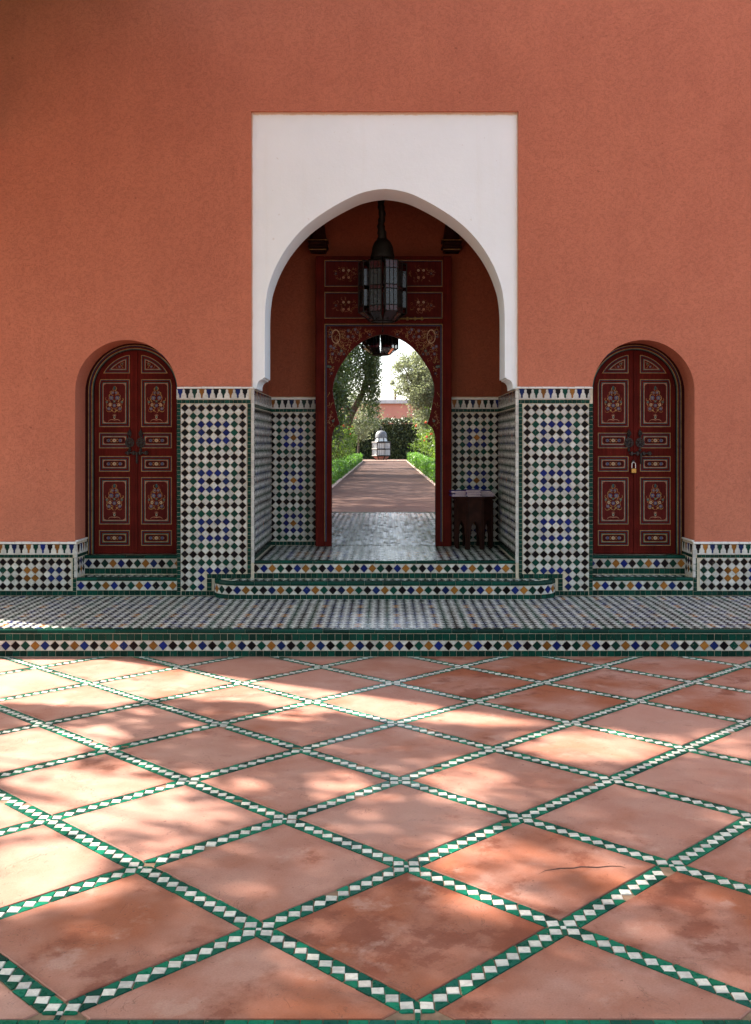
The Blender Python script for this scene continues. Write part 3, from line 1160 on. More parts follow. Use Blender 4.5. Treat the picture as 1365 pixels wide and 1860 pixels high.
# entrance steps
lower = thing('entrance_step', 'rounded lower step of green and diamond tiles projecting before the portal', 'step', (0, 9.33, TZ), 'steps up to the portal')
yf = 9.337
pts = [(-1.548, 9.556)]
for k in range(1, 9):
    a = (PI / 2) * k / 8
    pts.append((-1.308 - 0.24 * math.cos(a), 9.556 - 0.219 * math.sin(a)))
pts = pts + [(-x, y) for x, y in pts[::-1]]
lp = Path(pts)
mb = MB()
mb.plan([(x, y) for x, y in pts], TZ - 0.01, 0.354)
mb.build('step_core', 'grout', lower)
riser(lower, lp, [('nosing', 0.322, 0.360, 0.165), ('band', 0.243, 0.321, 0.0770), ('square', 0.2005, 0.2415, 0.054)], 'BOGK')
mosaic(lower, -1.50, 1.50, 9.39, 9.56, 0.354, carpet, 0, inside=lambda x, y: abs(x) < 1.30 + (y - 9.38) * 0.9, p=0.072)
upper = thing('entrance_step', 'upper tiled step between the piers at the portal sill', 'step', (0, YW, 0.36), 'steps up to the portal')
up = Path([(-1.224, YW + 0.005), (1.224, YW + 0.005)])
mb = MB()
mb.box(-1.2245, 1.2245, YW + 0.005, 9.66, 0.2, VZ - 0.006)
mb.build('step_core', 'grout', upper)
riser(upper, up, [('nosing', 0.487, 0.517, 0.19), ('band', 0.405, 0.4855, 0.0765), ('square', 0.3555, 0.4035, 0.05)], 'KBOG')

# vestibule and passage floor
vest = bpy.data.objects.new('vestibule_floor', None)
COL.objects.link(vest)
vest.location = (0, 9.66, VZ)
tag(vest, 'glossy mosaic floor running from the portal through to the garden', kind='structure')
mb = MB()
mb.box(-1.2245, 1.2245, 9.661, 11.09, 0.0, VZ - 0.006)
mb.box(-1.30, 1.30, 11.0905, 16.30, 0.0, VZ - 0.006)
mb.build('floor_core', 'grout', vest)
mosaic(vest, -1.19, 1.19, 9.655, 11.06, VZ - 0.006, carpet, 220, tilt=0.03)
mosaic(vest, -1.27, 1.27, 11.06, 16.20, VZ - 0.006, carpet, 0, tilt=0.06)
e = MB()
for k in range(17):
    e.bbox(-1.27 + k * 0.15, -1.27 + k * 0.15 + 0.147, 16.205, 16.30, VZ - 0.03, VZ + 0.001, 0.004, 0, rnd.random())
e.build('threshold_tile', 'green_glaze', vest)

# steps under the two small doors
for s in (-1, 1):
    th = thing('door_steps', ('two tiled steps up to the left arched door' if s < 0 else 'two tiled steps up to the padlocked right door'), 'steps', (s * NC, YW, TZ), 'steps under the side doors')
    x0, x1 = s * NC - 0.4505, s * NC + 0.4505
    xo0, xo1 = s * NC - 0.472, s * NC + 0.472
    if s < 0:
        x1 = -1.9035
        xo0 = -2.820
    else:
        x0 = 1.9035
        xo1 = 2.820
    y1, y2 = YW - 0.014, 9.826
    mb = MB()
    mb.box(x0, x1, y1, 10.08, TZ - 0.02, 0.358)
    mb.box(x0, x1, y2, 10.08, 0.3585, 0.534)
    mb.build('step_core', 'grout', th)
    riser(th, Path([(x0, y1), (x1, y1)]), [('nosing', 0.333, 0.366, 0.19), ('band', 0.250, 0.332, 0.0755), ('square', 0.2005, 0.248, 0.048)], 'BKGO' if s < 0 else 'OBKG')
    riser(th, Path([(x0, y2), (x1, y2)]), [('nosing', 0.510, 0.541, 0.19), ('band', 0.422, 0.509, 0.0755), ('square', 0.367, 0.420, 0.048)], 'BKGO' if s < 0 else 'BKGO')
    mosaic(th, x0 + 0.01, x1 - 0.01, y1 + 0.05, y2 - 0.005, 0.358, carpet, 0, p=0.072)

# ------------------------------------------------------------------ painted doors
PAINT = ['oxblood', 'oxblood_deep', 'panel_red', 'gold_paint', 'cream_paint', 'pink_paint', 'orange_paint', 'teal_paint', 'navy_paint', 'slate_paint']
OX, DEEP, FIELD, GOLD, CREAM, PINK, ORANGE, TEAL, NAVY, SLATE = range(10)


def clip_poly(rect, circ):
    """rectangle (x0, x1, z0, z1) cut by a circle (cx, cz, r)"""
    x0, x1, z0, z1 = rect
    n = 24
    p = []
    for (a, b) in (((x0, z0), (x1, z0)), ((x1, z0), (x1, z1)), ((x1, z1), (x0, z1)), ((x0, z1), (x0, z0))):
        for k in range(n):
            p.append((a[0] + (b[0] - a[0]) * k / n, a[1] + (b[1] - a[1]) * k / n))
    if circ is None:
        return [(x0, z0), (x1, z0), (x1, z1), (x0, z1)]
    cx, cz, r = circ
    ccx, ccz = (x0 + x1) / 2, (z0 + z1) / 2
    out = []
    m = len(p)
    for i in range(m):
        a, b = p[i], p[(i + 1) % m]
        ina = math.hypot(a[0] - cx, a[1] - cz) <= r or a[1] < cz
        inb = math.hypot(b[0] - cx, b[1] - cz) <= r or b[1] < cz
        if ina:
            out.append(a)
        if ina != inb:
            lo, hi = 0.0, 1.0
            for _ in range(24):
                mid = (lo + hi) / 2
                q = (a[0] + (b[0] - a[0]) * mid, a[1] + (b[1] - a[1]) * mid)
                inn = math.hypot(q[0] - cx, q[1] - cz) <= r or q[1] < cz
                if inn == ina:
                    lo = mid
                else:
                    hi = mid
            out.append((a[0] + (b[0] - a[0]) * lo, a[1] + (b[1] - a[1]) * lo))
    # arc between the exit and entry points
    res = []
    for i in range(len(out)):
        a, b = out[i], out[(i + 1) % len(out)]
        res.append(a)
        da, db = math.hypot(a[0] - cx, a[1] - cz), math.hypot(b[0] - cx, b[1] - cz)
        if abs(da - r) < 1e-4 and abs(db - r) < 1e-4 and math.hypot(a[0] - b[0], a[1] - b[1]) > 0.012:
            t0, t1 = math.atan2(a[1] - cz, a[0] - cx), math.atan2(b[1] - cz, b[0] - cx)
            for k in range(1, 10):
                t = t0 + (t1 - t0) * k / 10
                res.append((cx + r * math.cos(t), cz + r * math.sin(t)))
    return res


def ring(mb, outer, inner, y, m, thick=0.003):
    mb.prism(outer, [inner], y, y + thick, m)


def blob(mb, x, z, r, y, m, n=7, ph=0.0, sx=1.0):
    mb.poly([(x + r * sx * math.cos(2 * PI * k / n + ph), y, z + r * math.sin(2 * PI * k / n + ph)) for k in range(n)], m)


def curl(mb, x, z, r, a0, turn, w, y, m, n=7):
    """a painted tendril: a tapering strip winding inwards"""
    pts = []
    ang = a0
    px, pz = x, z
    step = r * 2.4 / n
    for k in range(n + 1):
        pts.append((px, pz, ang))
        px += math.cos(ang) * step
        pz += math.sin(ang) * step
        ang += turn / n * (1 + 1.2 * k / n)
        step *= 0.9
    for k in range(n):
        w0, w1 = w * (1 - 0.7 * k / n), w * (1 - 0.7 * (k + 1) / n)
        (x0, z0, t0), (x1, z1, t1) = pts[k], pts[k + 1]
        mb.poly([(x0 - math.sin(t0) * w0, y, z0 + math.cos(t0) * w0), (x0 + math.sin(t0) * w0, y, z0 - math.cos(t0) * w0),
                 (x1 + math.sin(t1) * w1, y, z1 - math.cos(t1) * w1), (x1 - math.sin(t1) * w1, y, z1 + math.cos(t1) * w1)], m)


def flower(mb, x, z, r, y, m, mc):
    for k in range(6):
        a = 2 * PI * k / 6
        blob(mb, x + r * 0.62 * math.cos(a), z + r * 0.62 * math.sin(a), r * 0.42, y, m, 6)
    blob(mb, x, z, r * 0.36, y - 0.0004, mc, 6)


def bouquet(mb, cx, z0, w, h, y):
    """vase with a tall spray of flowers, painted flat. w, h: half width and height"""
    L = random.Random(rnd.random())
    blob(mb, cx, z0 + h * 0.12, h * 0.055, y, CREAM, 8, 0, 0.55)
    blob(mb, cx, z0 + h * 0.12, h * 0.035, y - 0.0005, TEAL, 8, 0, 0.6)
    for k in range(5):
        a = PI / 2 + (k - 2) * 0.45
        curl(mb, cx, z0 + h * 0.15, w * 0.13, a, (k - 2) * 0.5, 0.0022, y - 0.0002, PINK, 4)
    for s in (-1, 1):
        curl(mb, cx, z0 + h * 0.035, w * 0.4, PI / 2 - s * 1.3, -s * 1.2, 0.0032, y, PINK, 5)
        for zz, xx, m, r in ((0.36, 0.62, SLATE, 0.018), (0.47, 0.50, CREAM, 0.0165), (0.55, 0.86, TEAL, 0.014), (0.67, 0.34, SLATE, 0.023), (0.82, 0.2, SLATE, 0.014), (0.31, 0.3, GOLD, 0.010)):
            flower(mb, cx + s * xx * w, z0 + zz * h, r * 0.85, y - 0.0006, m, GOLD if m != CREAM else DEEP)
        for zz, xx, a, t in ((0.26, 0.05, 0.5, 2.6), (0.30, 0.2, 0.9, -2.4), (0.38, 0.15, 0.25, 2.8), (0.42, 0.5, 0.7, 2.4), (0.50, 0.2, 0.6, -2.6), (0.55, 0.45, 1.0, 2.2), (0.60, 0.1, 0.3, 2.4), (0.62, 0.65, 1.4, 2.0),
                             (0.68, 0.55, 1.0, 2.6), (0.74, 0.10, 0.6, 2.2), (0.76, 0.40, 1.3, 2.0), (0.86, 0.05, 0.7, 2.0), (0.34, 0.72, 0.9, 2.4), (0.46, 0.82, 1.1, 2.0), (0.29, 0.45, -0.5, 2.2), (0.58, 0.72, 0.2, 2.2), (0.8, 0.06, 1.0, -2.2)):
            aa = a if s > 0 else PI - a
            curl(mb, cx + s * xx * w + L.uniform(-0.003, 0.003), z0 + zz * h + L.uniform(-0.004, 0.004), 0.028 * L.uniform(0.85, 1.15), aa + L.uniform(-0.25, 0.25), s * t, 0.0042 * L.uniform(0.75, 1.15), y, ORANGE if L.random() < 0.65 else GOLD, 6)
    flower(mb, cx, z0 + 0.45 * h, 0.017, y - 0.0006, SLATE, GOLD)
    flower(mb, cx, z0 + 0.57 * h, 0.012, y - 0.0006, TEAL, GOLD)
    blob(mb, cx, z0 + 0.965 * h, 0.015, y, TEAL, 6, PI / 2, 0.7)
    blob(mb, cx, z0 + 0.93 * h, 0.010, y, TEAL, 5, 0, 1.3)


def band_motif(mb, cx, cz, hw, hh, y):
    """cartouche with a central flower and two blue ones among tendrils"""
    mb.poly([(cx - hw, y, cz), (cx - hw * 0.84, y, cz - hh * 0.7), (cx + hw * 0.84, y, cz - hh * 0.7), (cx + hw, y, cz), (cx + hw * 0.84, y, cz + hh * 0.7), (cx - hw * 0.84, y, cz + hh * 0.7)], DEEP)
    flower(mb, cx, cz, hh * 0.55, y - 0.0008, CREAM, ORANGE)
    for s in (-1, 1):
        flower(mb, cx + s * hw * 0.58, cz, hh * 0.48, y - 0.0008, SLATE, NAVY)
        for k, (xx, zz, a, t) in enumerate(((0.2, 0.1, 0.8, -2.2), (0.2, -0.1, -0.8, 2.2), (0.4, 0.15, 2.2, 2.2), (0.4, -0.15, -2.2, -2.2), (0.78, 0.1, 2.4, 2.0), (0.78, -0.1, -2.4, -2.0))):
            aa = a if s > 0 else PI - a
            curl(mb, cx + s * xx * hw, cz + zz * hh, hh * 0.5, aa, s * t, 0.0034, y - 0.0004, ORANGE, 5)


def corner_fret(mb, x, z, sx, sz, r, y, m):
    for k, (a, b) in enumerate(((0.25, 0.25), (0.7, 0.2), (0.2, 0.7), (1.15, 0.15), (0.15, 1.15))):
        blob(mb, x + sx * a * r, z + sz * b * r, r * 0.24, y, m, 6)
    mb.poly([(x, y, z), (x + sx * r * 1.4, y, z), (x + sx * r * 0.9, y, z + sz * r * 0.12), (x + sx * r * 0.12, y, z + sz * r * 0.9), (x, y, z + sz * r * 1.4)], m)


def inset(rect, circ, d):
    x0, x1, z0, z1 = rect
    r = (x0 + d, x1 - d, z0 + d, z1 - d)
    c = None if circ is None else (circ[0], circ[1], circ[2] - d)
    return clip_poly(r, c)


def panel(parent, rect, y, motif, circ=None):
    """one door panel: gilt line, dark blue line, sunk red field, teal and pink inner frame, painted motif"""
    P = MB()
    d = [0.0, 0.0055, 0.013, 0.030, 0.0365, 0.0415]
    pl = [inset(rect, circ, q) for q in d]
    ring(P, pl[0], pl[1], y - 0.004, GOLD, 0.006)
    ring(P, pl[1], pl[2], y - 0.002, NAVY, 0.004)
    ring(P, pl[2], pl[3], y - 0.003, OX, 0.005)
    ring(P, pl[3], pl[4], y - 0.005, TEAL, 0.006)
    ring(P, pl[4], pl[5], y - 0.006, PINK if motif != 'band_gold' else GOLD, 0.007)
    P.prism(pl[5], [], y - 0.004, y + 0.001, FIELD)
    P.build('panel', PAINT, parent)
    Q = MB()
    x0, x1, z0, z1 = rect
    i = d[5]
    xa, xb, za, zb = x0 + i, x1 - i, z0 + i, z1 - i
    cx, cz = (xa + xb) / 2, (za + zb) / 2
    yq = y - 0.0048
    if motif == 'bouquet':
        bouquet(Q, cx, za + 0.012, (xb - xa) * 0.40, (zb - za) * 0.90, yq)
        for sx, x in ((1, xa), (-1, xb)):
            for sz, z in ((1, za), (-1, zb)):
                if circ is None or math.hypot(x - circ[0], z - circ[1]) < circ[2] - 0.03 or z < circ[1]:
                    corner_fret(Q, x, z, sx, sz, 0.015, yq, PINK)
    elif motif.startswith('band'):
        band_motif(Q, cx, cz, (xb - xa) * 0.46, (zb - za) * 0.5, yq)
        for sx, x in ((1, xa), (-1, xb)):
            for sz, z in ((1, za), (-1, zb)):
                corner_fret(Q, x, z, sx, sz, 0.010, yq, PINK if motif == 'band' else GOLD)
    else:
        s = 1 if circ[0] < cx else -1
        bx = xa + 0.02 if s > 0 else xb - 0.02
        for k, (a, b, ang) in enumerate(((0.0, 0.0, 0.6), (0.03, 0.0, 0.4), (0.0, 0.025, 1.2), (0.055, 0.0, 0.5), (0.015, 0.02, 0.8), (0.0, 0.04, 0.9))):
            aa = ang if s > 0 else PI - ang
            curl(Q, bx + s * a, za + 0.010 + b, 0.02, aa, s * 2.2, 0.0026, yq, ORANGE if k % 2 else GOLD, 5)
        flower(Q, bx + s * 0.035, za + 0.02, 0.011, yq - 0.0004, SLATE, GOLD)
        flower(Q, bx + s * 0.008, za + 0.05, 0.009, yq - 0.0004, TEAL, GOLD)
    Q.build('panel_painting', PAINT, parent, kind='stuff')


YD = 9.945       # face of the small doors
DZ0 = 0.541


def small_door(s):
    cx = s * NC
    lab = ('dark red painted arched double door with iron slide bolt, left of the portal' if s < 0 else
           'dark red painted arched double door held by a brass padlock, right of the portal')
    th = thing('arched_door', lab, 'door', (cx, YD, DZ0), 'arched doors in the niches')
    zs = NS + 0.018

    def ol(d, z0):
        return arch_outline(cx, NH - d, zs, z0, 30, 0.99)
    F = MB()
    # fixed frame with its painted lines
    for d0, d1, m, yy in ((-0.004, 0.030, DEEP, -0.030), (0.030, 0.036, GOLD, -0.032), (0.036, 0.046, NAVY, -0.028), (0.046, 0.058, OX, -0.022), (0.058, 0.064, GOLD, -0.024), (0.064, 0.072, TEAL, -0.018), (0.072, 0.082, DEEP, -0.012)):
        a, b = ol(d0, DZ0), ol(d1, DZ0)
        F.prism(a + b[::-1], [], YD + yy, YD + 0.03, m)
    F.build('door_frame', PAINT, th)
    # two leaves
    circ_r = NH - 0.082
    for q in (-1, 1):
        L = MB()
        o = arch_outline(cx, circ_r, zs, DZ0 + 0.004, 30, 0.99)
        if q > 0:
            o = [p for p in o if p[0] >= cx + 0.0015] + [(cx + 0.0015, DZ0 + 0.004)]
            o = o[:-1]
            top = (cx + 0.0015, zs + circ_r * 0.99)
            o = [p for p in o] + [top, (cx + 0.0015, DZ0 + 0.004)]
        else:
            o = [(cx - 0.0015, DZ0 + 0.004), (cx - 0.0015, zs + circ_r * 0.99)] + [p for p in o if p[0] <= cx - 0.002]
        L.prism(o, [], YD, YD + 0.045, OX)
        if q > 0:
            L.box(cx - 0.004, cx + 0.020, YD - 0.010, YD - 0.0005, DZ0 + 0.006, zs + circ_r - 0.012, OX)
        leaf = L.build('door_leaf', PAINT, th)
        xa, xb = sorted((cx + q * 0.055, cx + q * 0.345))
        circ = (cx, zs, circ_r - 0.038)
        m = 0.005237
        Z = lambda py: 1.6 + (804 - py) * m
        for py0, py1, mot in ((645, 678, 'fan'), (689, 775.4, 'bouquet'), (786, 814, 'band'), (828.5, 856.4, 'band'), (866.7, 952.3, 'bouquet'), (963, 991, 'band_gold')):
            x0, x1 = xa, xb
            panel(leaf, (x0, x1, Z(py1), Z(py0)), YD, mot, circ if py0 < 700 else None)
        # knocker: pierced rosette with a pendant and ring
        K = MB()
        kx, kz = cx + q * 0.053, 1.6
        for k in range(8):
            a = 2 * PI * k / 8
            K.tube([(kx + 0.024 * math.cos(a + t), YD - 0.014, kz + 0.024 * math.sin(a + t)) for t in (-0.3, 0, 0.3)], 0.006, 5)
            blob(K, kx + 0.033 * math.cos(a), kz + 0.036 * math.sin(a), 0.010, YD - 0.016, 0, 6)
            K.tube([(kx, YD - 0.015, kz), (kx + 0.03 * math.cos(a), YD - 0.015, kz + 0.033 * math.sin(a))], 0.0035, 5)
        K.tube([(kx + 0.040 * math.cos(2 * PI * k / 16), YD - 0.014, kz + 0.043 * math.sin(2 * PI * k / 16)) for k in range(17)], 0.0045, 5)
        blob(K, kx, kz, 0.010, YD - 0.02, 0, 8)
        for zz, rr in ((0.058, 0.010), (0.072, 0.017), (0.088, 0.021), (0.104, 0.015), (0.118, 0.008), (0.130, 0.005), (-0.054, 0.009), (-0.068, 0.016), (-0.082, 0.008)):
            bm = bmesh.new()
            bmesh.ops.create_icosphere(bm, subdivisions=1, radius=rr, matrix=Matrix.Translation((kx, YD - 0.010, kz + zz)))
            K.add_bm(bm)
        K.tube([(kx + 0.015 * math.cos(a), YD - 0.03, kz + 0.088 + 0.018 * math.sin(a)) for a in [2 * PI * k / 12 for k in range(13)]], 0.004, 5)
        K.build('door_knocker', 'iron', leaf)
    # slide bolt
    B = MB()
    zb = 1.503 if s < 0 else 1.497
    off = 0.01 if s < 0 else 0.045
    B.tube([(cx - 0.10 + off, YD - 0.026, zb), (cx + 0.115 + off, YD - 0.026, zb)], 0.0085, 8)
    for xx in (-0.075, -0.02, 0.04, 0.095):
        B.bbox(cx + xx + off - 0.011, cx + xx + off + 0.011, YD - 0.040, YD - 0.001, zb - 0.019, zb + 0.019, 0.004)
    B.tube([(cx + 0.01 + off, YD - 0.03, zb), (cx + 0.012 + off, YD - 0.04, zb - 0.03), (cx + 0.012 + off, YD - 0.035, zb - 0.08), (cx + 0.012 + off, YD - 0.03, zb - 0.10)], [0.012, 0.010, 0.012, 0.008], 8)
    B.build('slide_bolt', 'iron', th)
    return th


small_door(-1)
small_door(1)
# the padlock on the right door
pl = thing('padlock', 'small brass padlock hanging on the right arched door', 'padlock', (2.372, YD, 1.33))
px, pz = 2.372 - 0.012, 1.335
b = MB()
b.bbox(px - 0.026, px + 0.026, YD - 0.040, YD - 0.016, pz - 0.024, pz + 0.022, 0.005)
b.tube([(px, YD - 0.0415, pz - 0.010), (px, YD - 0.040, pz - 0.010)], 0.005, 8)
b.build('lock_body', 'brass', pl)
b = MB()
b.tube([(px - 0.017, YD - 0.028, pz + 0.022), (px - 0.017, YD - 0.028, pz + 0.06)] + [(px + 0.017 * math.cos(a), YD - 0.028, pz + 0.06 + 0.02 * math.sin(a)) for a in [PI - PI * k / 8 for k in range(1, 8)]] + [(px + 0.017, YD - 0.028, pz + 0.06), (px + 0.017, YD - 0.028, pz + 0.022)], 0.0048, 8)
b.build('shackle', 'steel', pl)
b = MB()
b.bbox(px - 0.012, px + 0.012, YD - 0.026, YD - 0.006, pz + 0.062, pz + 0.10, 0.003)
b.build('hasp', 'iron', pl)

# ------------------------------------------------------------------ the tall red door with the horseshoe opening
YC = 10.93
MC = YC / 1900
CXD = -0.014
big = thing('horseshoe_door', 'tall dark red painted wooden door screen with a horseshoe arch opening', 'door', (CXD, YC, VZ))
ZC = lambda py: 1.6 + (804 - py) * MC
hs = [(0.5437, 1.6), (0.540, 1.66), (0.530, 1.72), (0.510, 1.765), (0.468, 1.792), (0.456, 1.800), (0.462, 1.825), (0.490, 1.905), (0.521, 2.055), (0.532, 2.16), (0.522, 2.276), (0.450, 2.413), (0.4485, 2.4145)]
hs = [(0.5437, 1.60), (0.541, 1.66), (0.531, 1.71), (0.508, 1.765), (0.462, 1.795)]
hs_arc = catmull([(0.459, 1.797), (0.490, 1.899), (0.521, 2.055), (0.532, 2.161), (0.512, 2.276), (0.450, 2.413), (0.352, 2.550), (0.245, 2.647), (0.12, 2.712), (0.0, 2.742)], 4)
half_open = [(0.5437, VZ)] + hs + hs_arc
opening = [(CXD + x, z) for x, z in half_open] + [(CXD - x, z) for x, z in half_open[-2::-1]]
hwf, ztop = 0.7105, 3.55
screen = [(CXD - hwf, VZ), (CXD - hwf, ztop), (CXD + hwf, ztop), (CXD + hwf, VZ)] + opening
mb = MB()
mb.prism(screen, [], YC + 0.03, YC + 0.10, 2)
# stiles and rails standing proud of the field
for s in (-1, 1):
    xa, xb = sorted((CXD + s * 0.618, CXD + s * 0.711))
    mb.bbox(xa, xb, YC - 0.012, YC + 0.0295, VZ, ztop, 0.006, 0)
    xa, xb = sorted((CXD + s * 0.548, CXD + s * 0.6175))
    mb.box(xa, xb, YC + 0.012, YC + 0.0295, VZ + 0.001, 1.58, 0)
for za, zb in ((ZC(588) + 0.004, ZC(578) - 0.004), (ZC(530) + 0.004, ZC(520) - 0.004), (ZC(472) + 0.004, 3.549)):
    mb.bbox(CXD - 0.6175, CXD + 0.6175, YC - 0.004, YC + 0.0295, za, zb, 0.005, 0)
mb.build('screen', PAINT, big)
mb = MB()
for za, zb in ((VZ + 0.05, ZC(588)), (ZC(578), ZC(530)), (ZC(520), ZC(472))):
    lo = za > 1.0
    o = [(CXD - 0.6175, za), (CXD + 0.6175, za), (CXD + 0.6175, zb), (CXD - 0.6175, zb)]
    for d0, d1, m in ((0.0, 0.006, GOLD), (0.006, 0.022 if not lo else 0.012, NAVY)):
        for s in (-1, 1):
            xa, xb = sorted((CXD + s * (0.6175 - d1), CXD + s * (0.6175 - d0)))
            mb.box(xa, xb, YC + 0.006 + d0 * 0.5, YC + 0.03, za + (d0 if lo else 0), zb - d0, m)
        mb.box(CXD - 0.6175 + d1, CXD + 0.6175 - d1, YC + 0.006 + d0 * 0.5, YC + 0.03, zb - d1, zb - d0, m)
        if lo:
            mb.box(CXD - 0.6175 + d1, CXD + 0.6175 - d1, YC + 0.006 + d0 * 0.5, YC + 0.03, za + d0, za + d1, m)
mb.build('painted_line', PAINT, big)
# arabesques on the spandrels and upper panels
mb = MB()
L = random.Random(21)


def in_open(x, z, grow=0.035):
    x = abs(x - CXD)
    pr = None
    for (xa, za), (xb, zb) in zip(half_open, half_open[1:]):
        if min(za, zb) - 1e-6 <= z <= max(za, zb) + 1e-6 and abs(zb - za) > 1e-6:
            xx = xa + (xb - xa) * (z - za) / (zb - za)
            pr = xx if pr is None else max(pr, xx)
    if pr is None:
        return z < 2.80 if z > 2.74 and x < 0.1 else False
    return x < pr + grow


yy = YC + 0.0290
n = 0
while n < 300:
    x, z = L.uniform(0.0, 0.58), L.uniform(1.25, ZC(588) - 0.05)
    if in_open(CXD + x, z):
        n += 0.05
        continue
    n += 1
    a, t, r = L.uniform(0, 2 * PI), L.choice((-2.6, 2.6, 2.0, -2.0)), L.uniform(0.018, 0.034)
    c = L.choice((GOLD, ORANGE, ORANGE, GOLD, PINK))
    ends = [(x + r * 2 * math.cos(a), z + r * 2 * math.sin(a))]
    if in_open(CXD + ends[0][0], ends[0][1], 0.02) or ends[0][0] > 0.6:
        continue
    u = L.random()
    for s in (-1, 1):
        if u < 0.92:
            curl(mb, CXD + s * x, z, r, a if s > 0 else PI - a, s * t, 0.0022, yy, c, 6)
        else:
            flower(mb, CXD + s * x, z, 0.015, yy - 0.0004, (NAVY, SLATE, TEAL)[n % 3 if isinstance(n, int) else int(n) % 3], GOLD)
for s in (-1, 1):
    for w, m in ((0.05, CREAM),):
        px, pz = CXD + s * 0.50, ZC(588) - 0.13
        pts = [(px + s * w * 0.9 * math.sin(t) * (1 if True else 0), pz + 0.075 * math.cos(t)) for t in [2 * PI * k / 16 for k in range(16)]]
        pts2 = [(px + s * (w - 0.006) * 0.9 * math.sin(t), pz + 0.066 * math.cos(t)) for t in [2 * PI * k / 16 for k in range(16)]]
        mb.prism(pts, [pts2], yy - 0.0005, yy - 0.0002, m)
    for za, zb in ((ZC(578), ZC(530)), (ZC(520), ZC(472))):
        cz = (za + zb) / 2
        cxm = CXD + s * 0.40
        for q in range(46):
            u, v = L.uniform(-0.13, 0.13), L.uniform(-0.075, 0.075)
            if (u / 0.14) ** 2 + (v / 0.08) ** 2 > 1:
                continue
            curl(mb, cxm + s * u, cz + v, L.uniform(0.013, 0.024), L.uniform(0, 6.3), L.choice((-2.4, 2.4)), 0.0020, yy, L.choice((GOLD, ORANGE, ORANGE, PINK)), 5)
        for u in (-0.035, 0.02):
            for v in (-0.04, 0.035):
                flower(mb, cxm + s * u, cz + v, 0.014, yy - 0.0005, CREAM if v > 0 else PINK, ORANGE)
        flower(mb, cxm + s * 0.1, cz, 0.014, yy - 0.0005, NAVY, GOLD)
mb.build('arabesque_painting', PAINT, big, kind='stuff')
b = MB()
b.tube([(CXD + 0.13, YC - 0.024, ZC(579)), (CXD + 0.42, YC - 0.024, ZC(579))], 0.010, 8)
for xx in (0.16, 0.25, 0.33, 0.40):
    b.bbox(CXD + xx - 0.012, CXD + xx + 0.012, YC - 0.04, YC - 0.005, ZC(579) - 0.017, ZC(579) + 0.017, 0.004)
b.build('slide_bolt', 'old_brass', big)

# carved brackets above the door's corners
for s in (-1, 1):
    th = thing('carved_bracket', 'dark carved wooden bracket above the %s upper corner of the tall red door' % ('left' if s < 0 else 'right'), 'bracket', (s * 0.70, 10.93, 3.62), 'brackets above the tall door')
    b = MB()
    for k, (w, z0, z1, d) in enumerate(((0.085, 3.60, 3.635, 0.15), (0.105, 3.636, 3.66, 0.18), (0.095, 3.661, 3.70, 0.16), (0.108, 3.701, 3.722, 0.185))):
        b.bbox(s * 0.70 - w, s * 0.70 + w, 11.06 - d, 11.088, z0, z1, 0.008)
    b.build('bracket_block', 'dark_wood', th)
    b = MB()
    b.lathe([(0.098, 0.0), (0.085, 0.05), (0.068, 0.16), (0.060, 0.30), (0.075, 0.42)], (s * 0.70, 10.98, 3.7225), 12)
    b.build('bracket_stem', 'dark_wood', th, smooth=True)
    b = MB()
    b.tube([(s * 0.70 - 0.104, 10.878, 3.711), (s * 0.70 + 0.104, 10.878, 3.711)], 0.004, 6)
    b.tube([(s * 0.70 - 0.09, 10.907, 3.618), (s * 0.70 + 0.09, 10.907, 3.618)], 0.004, 6)
    b.build('gilt_line', 'gold_paint', th)

# ------------------------------------------------------------------ hanging lanterns
LZ = 2.79


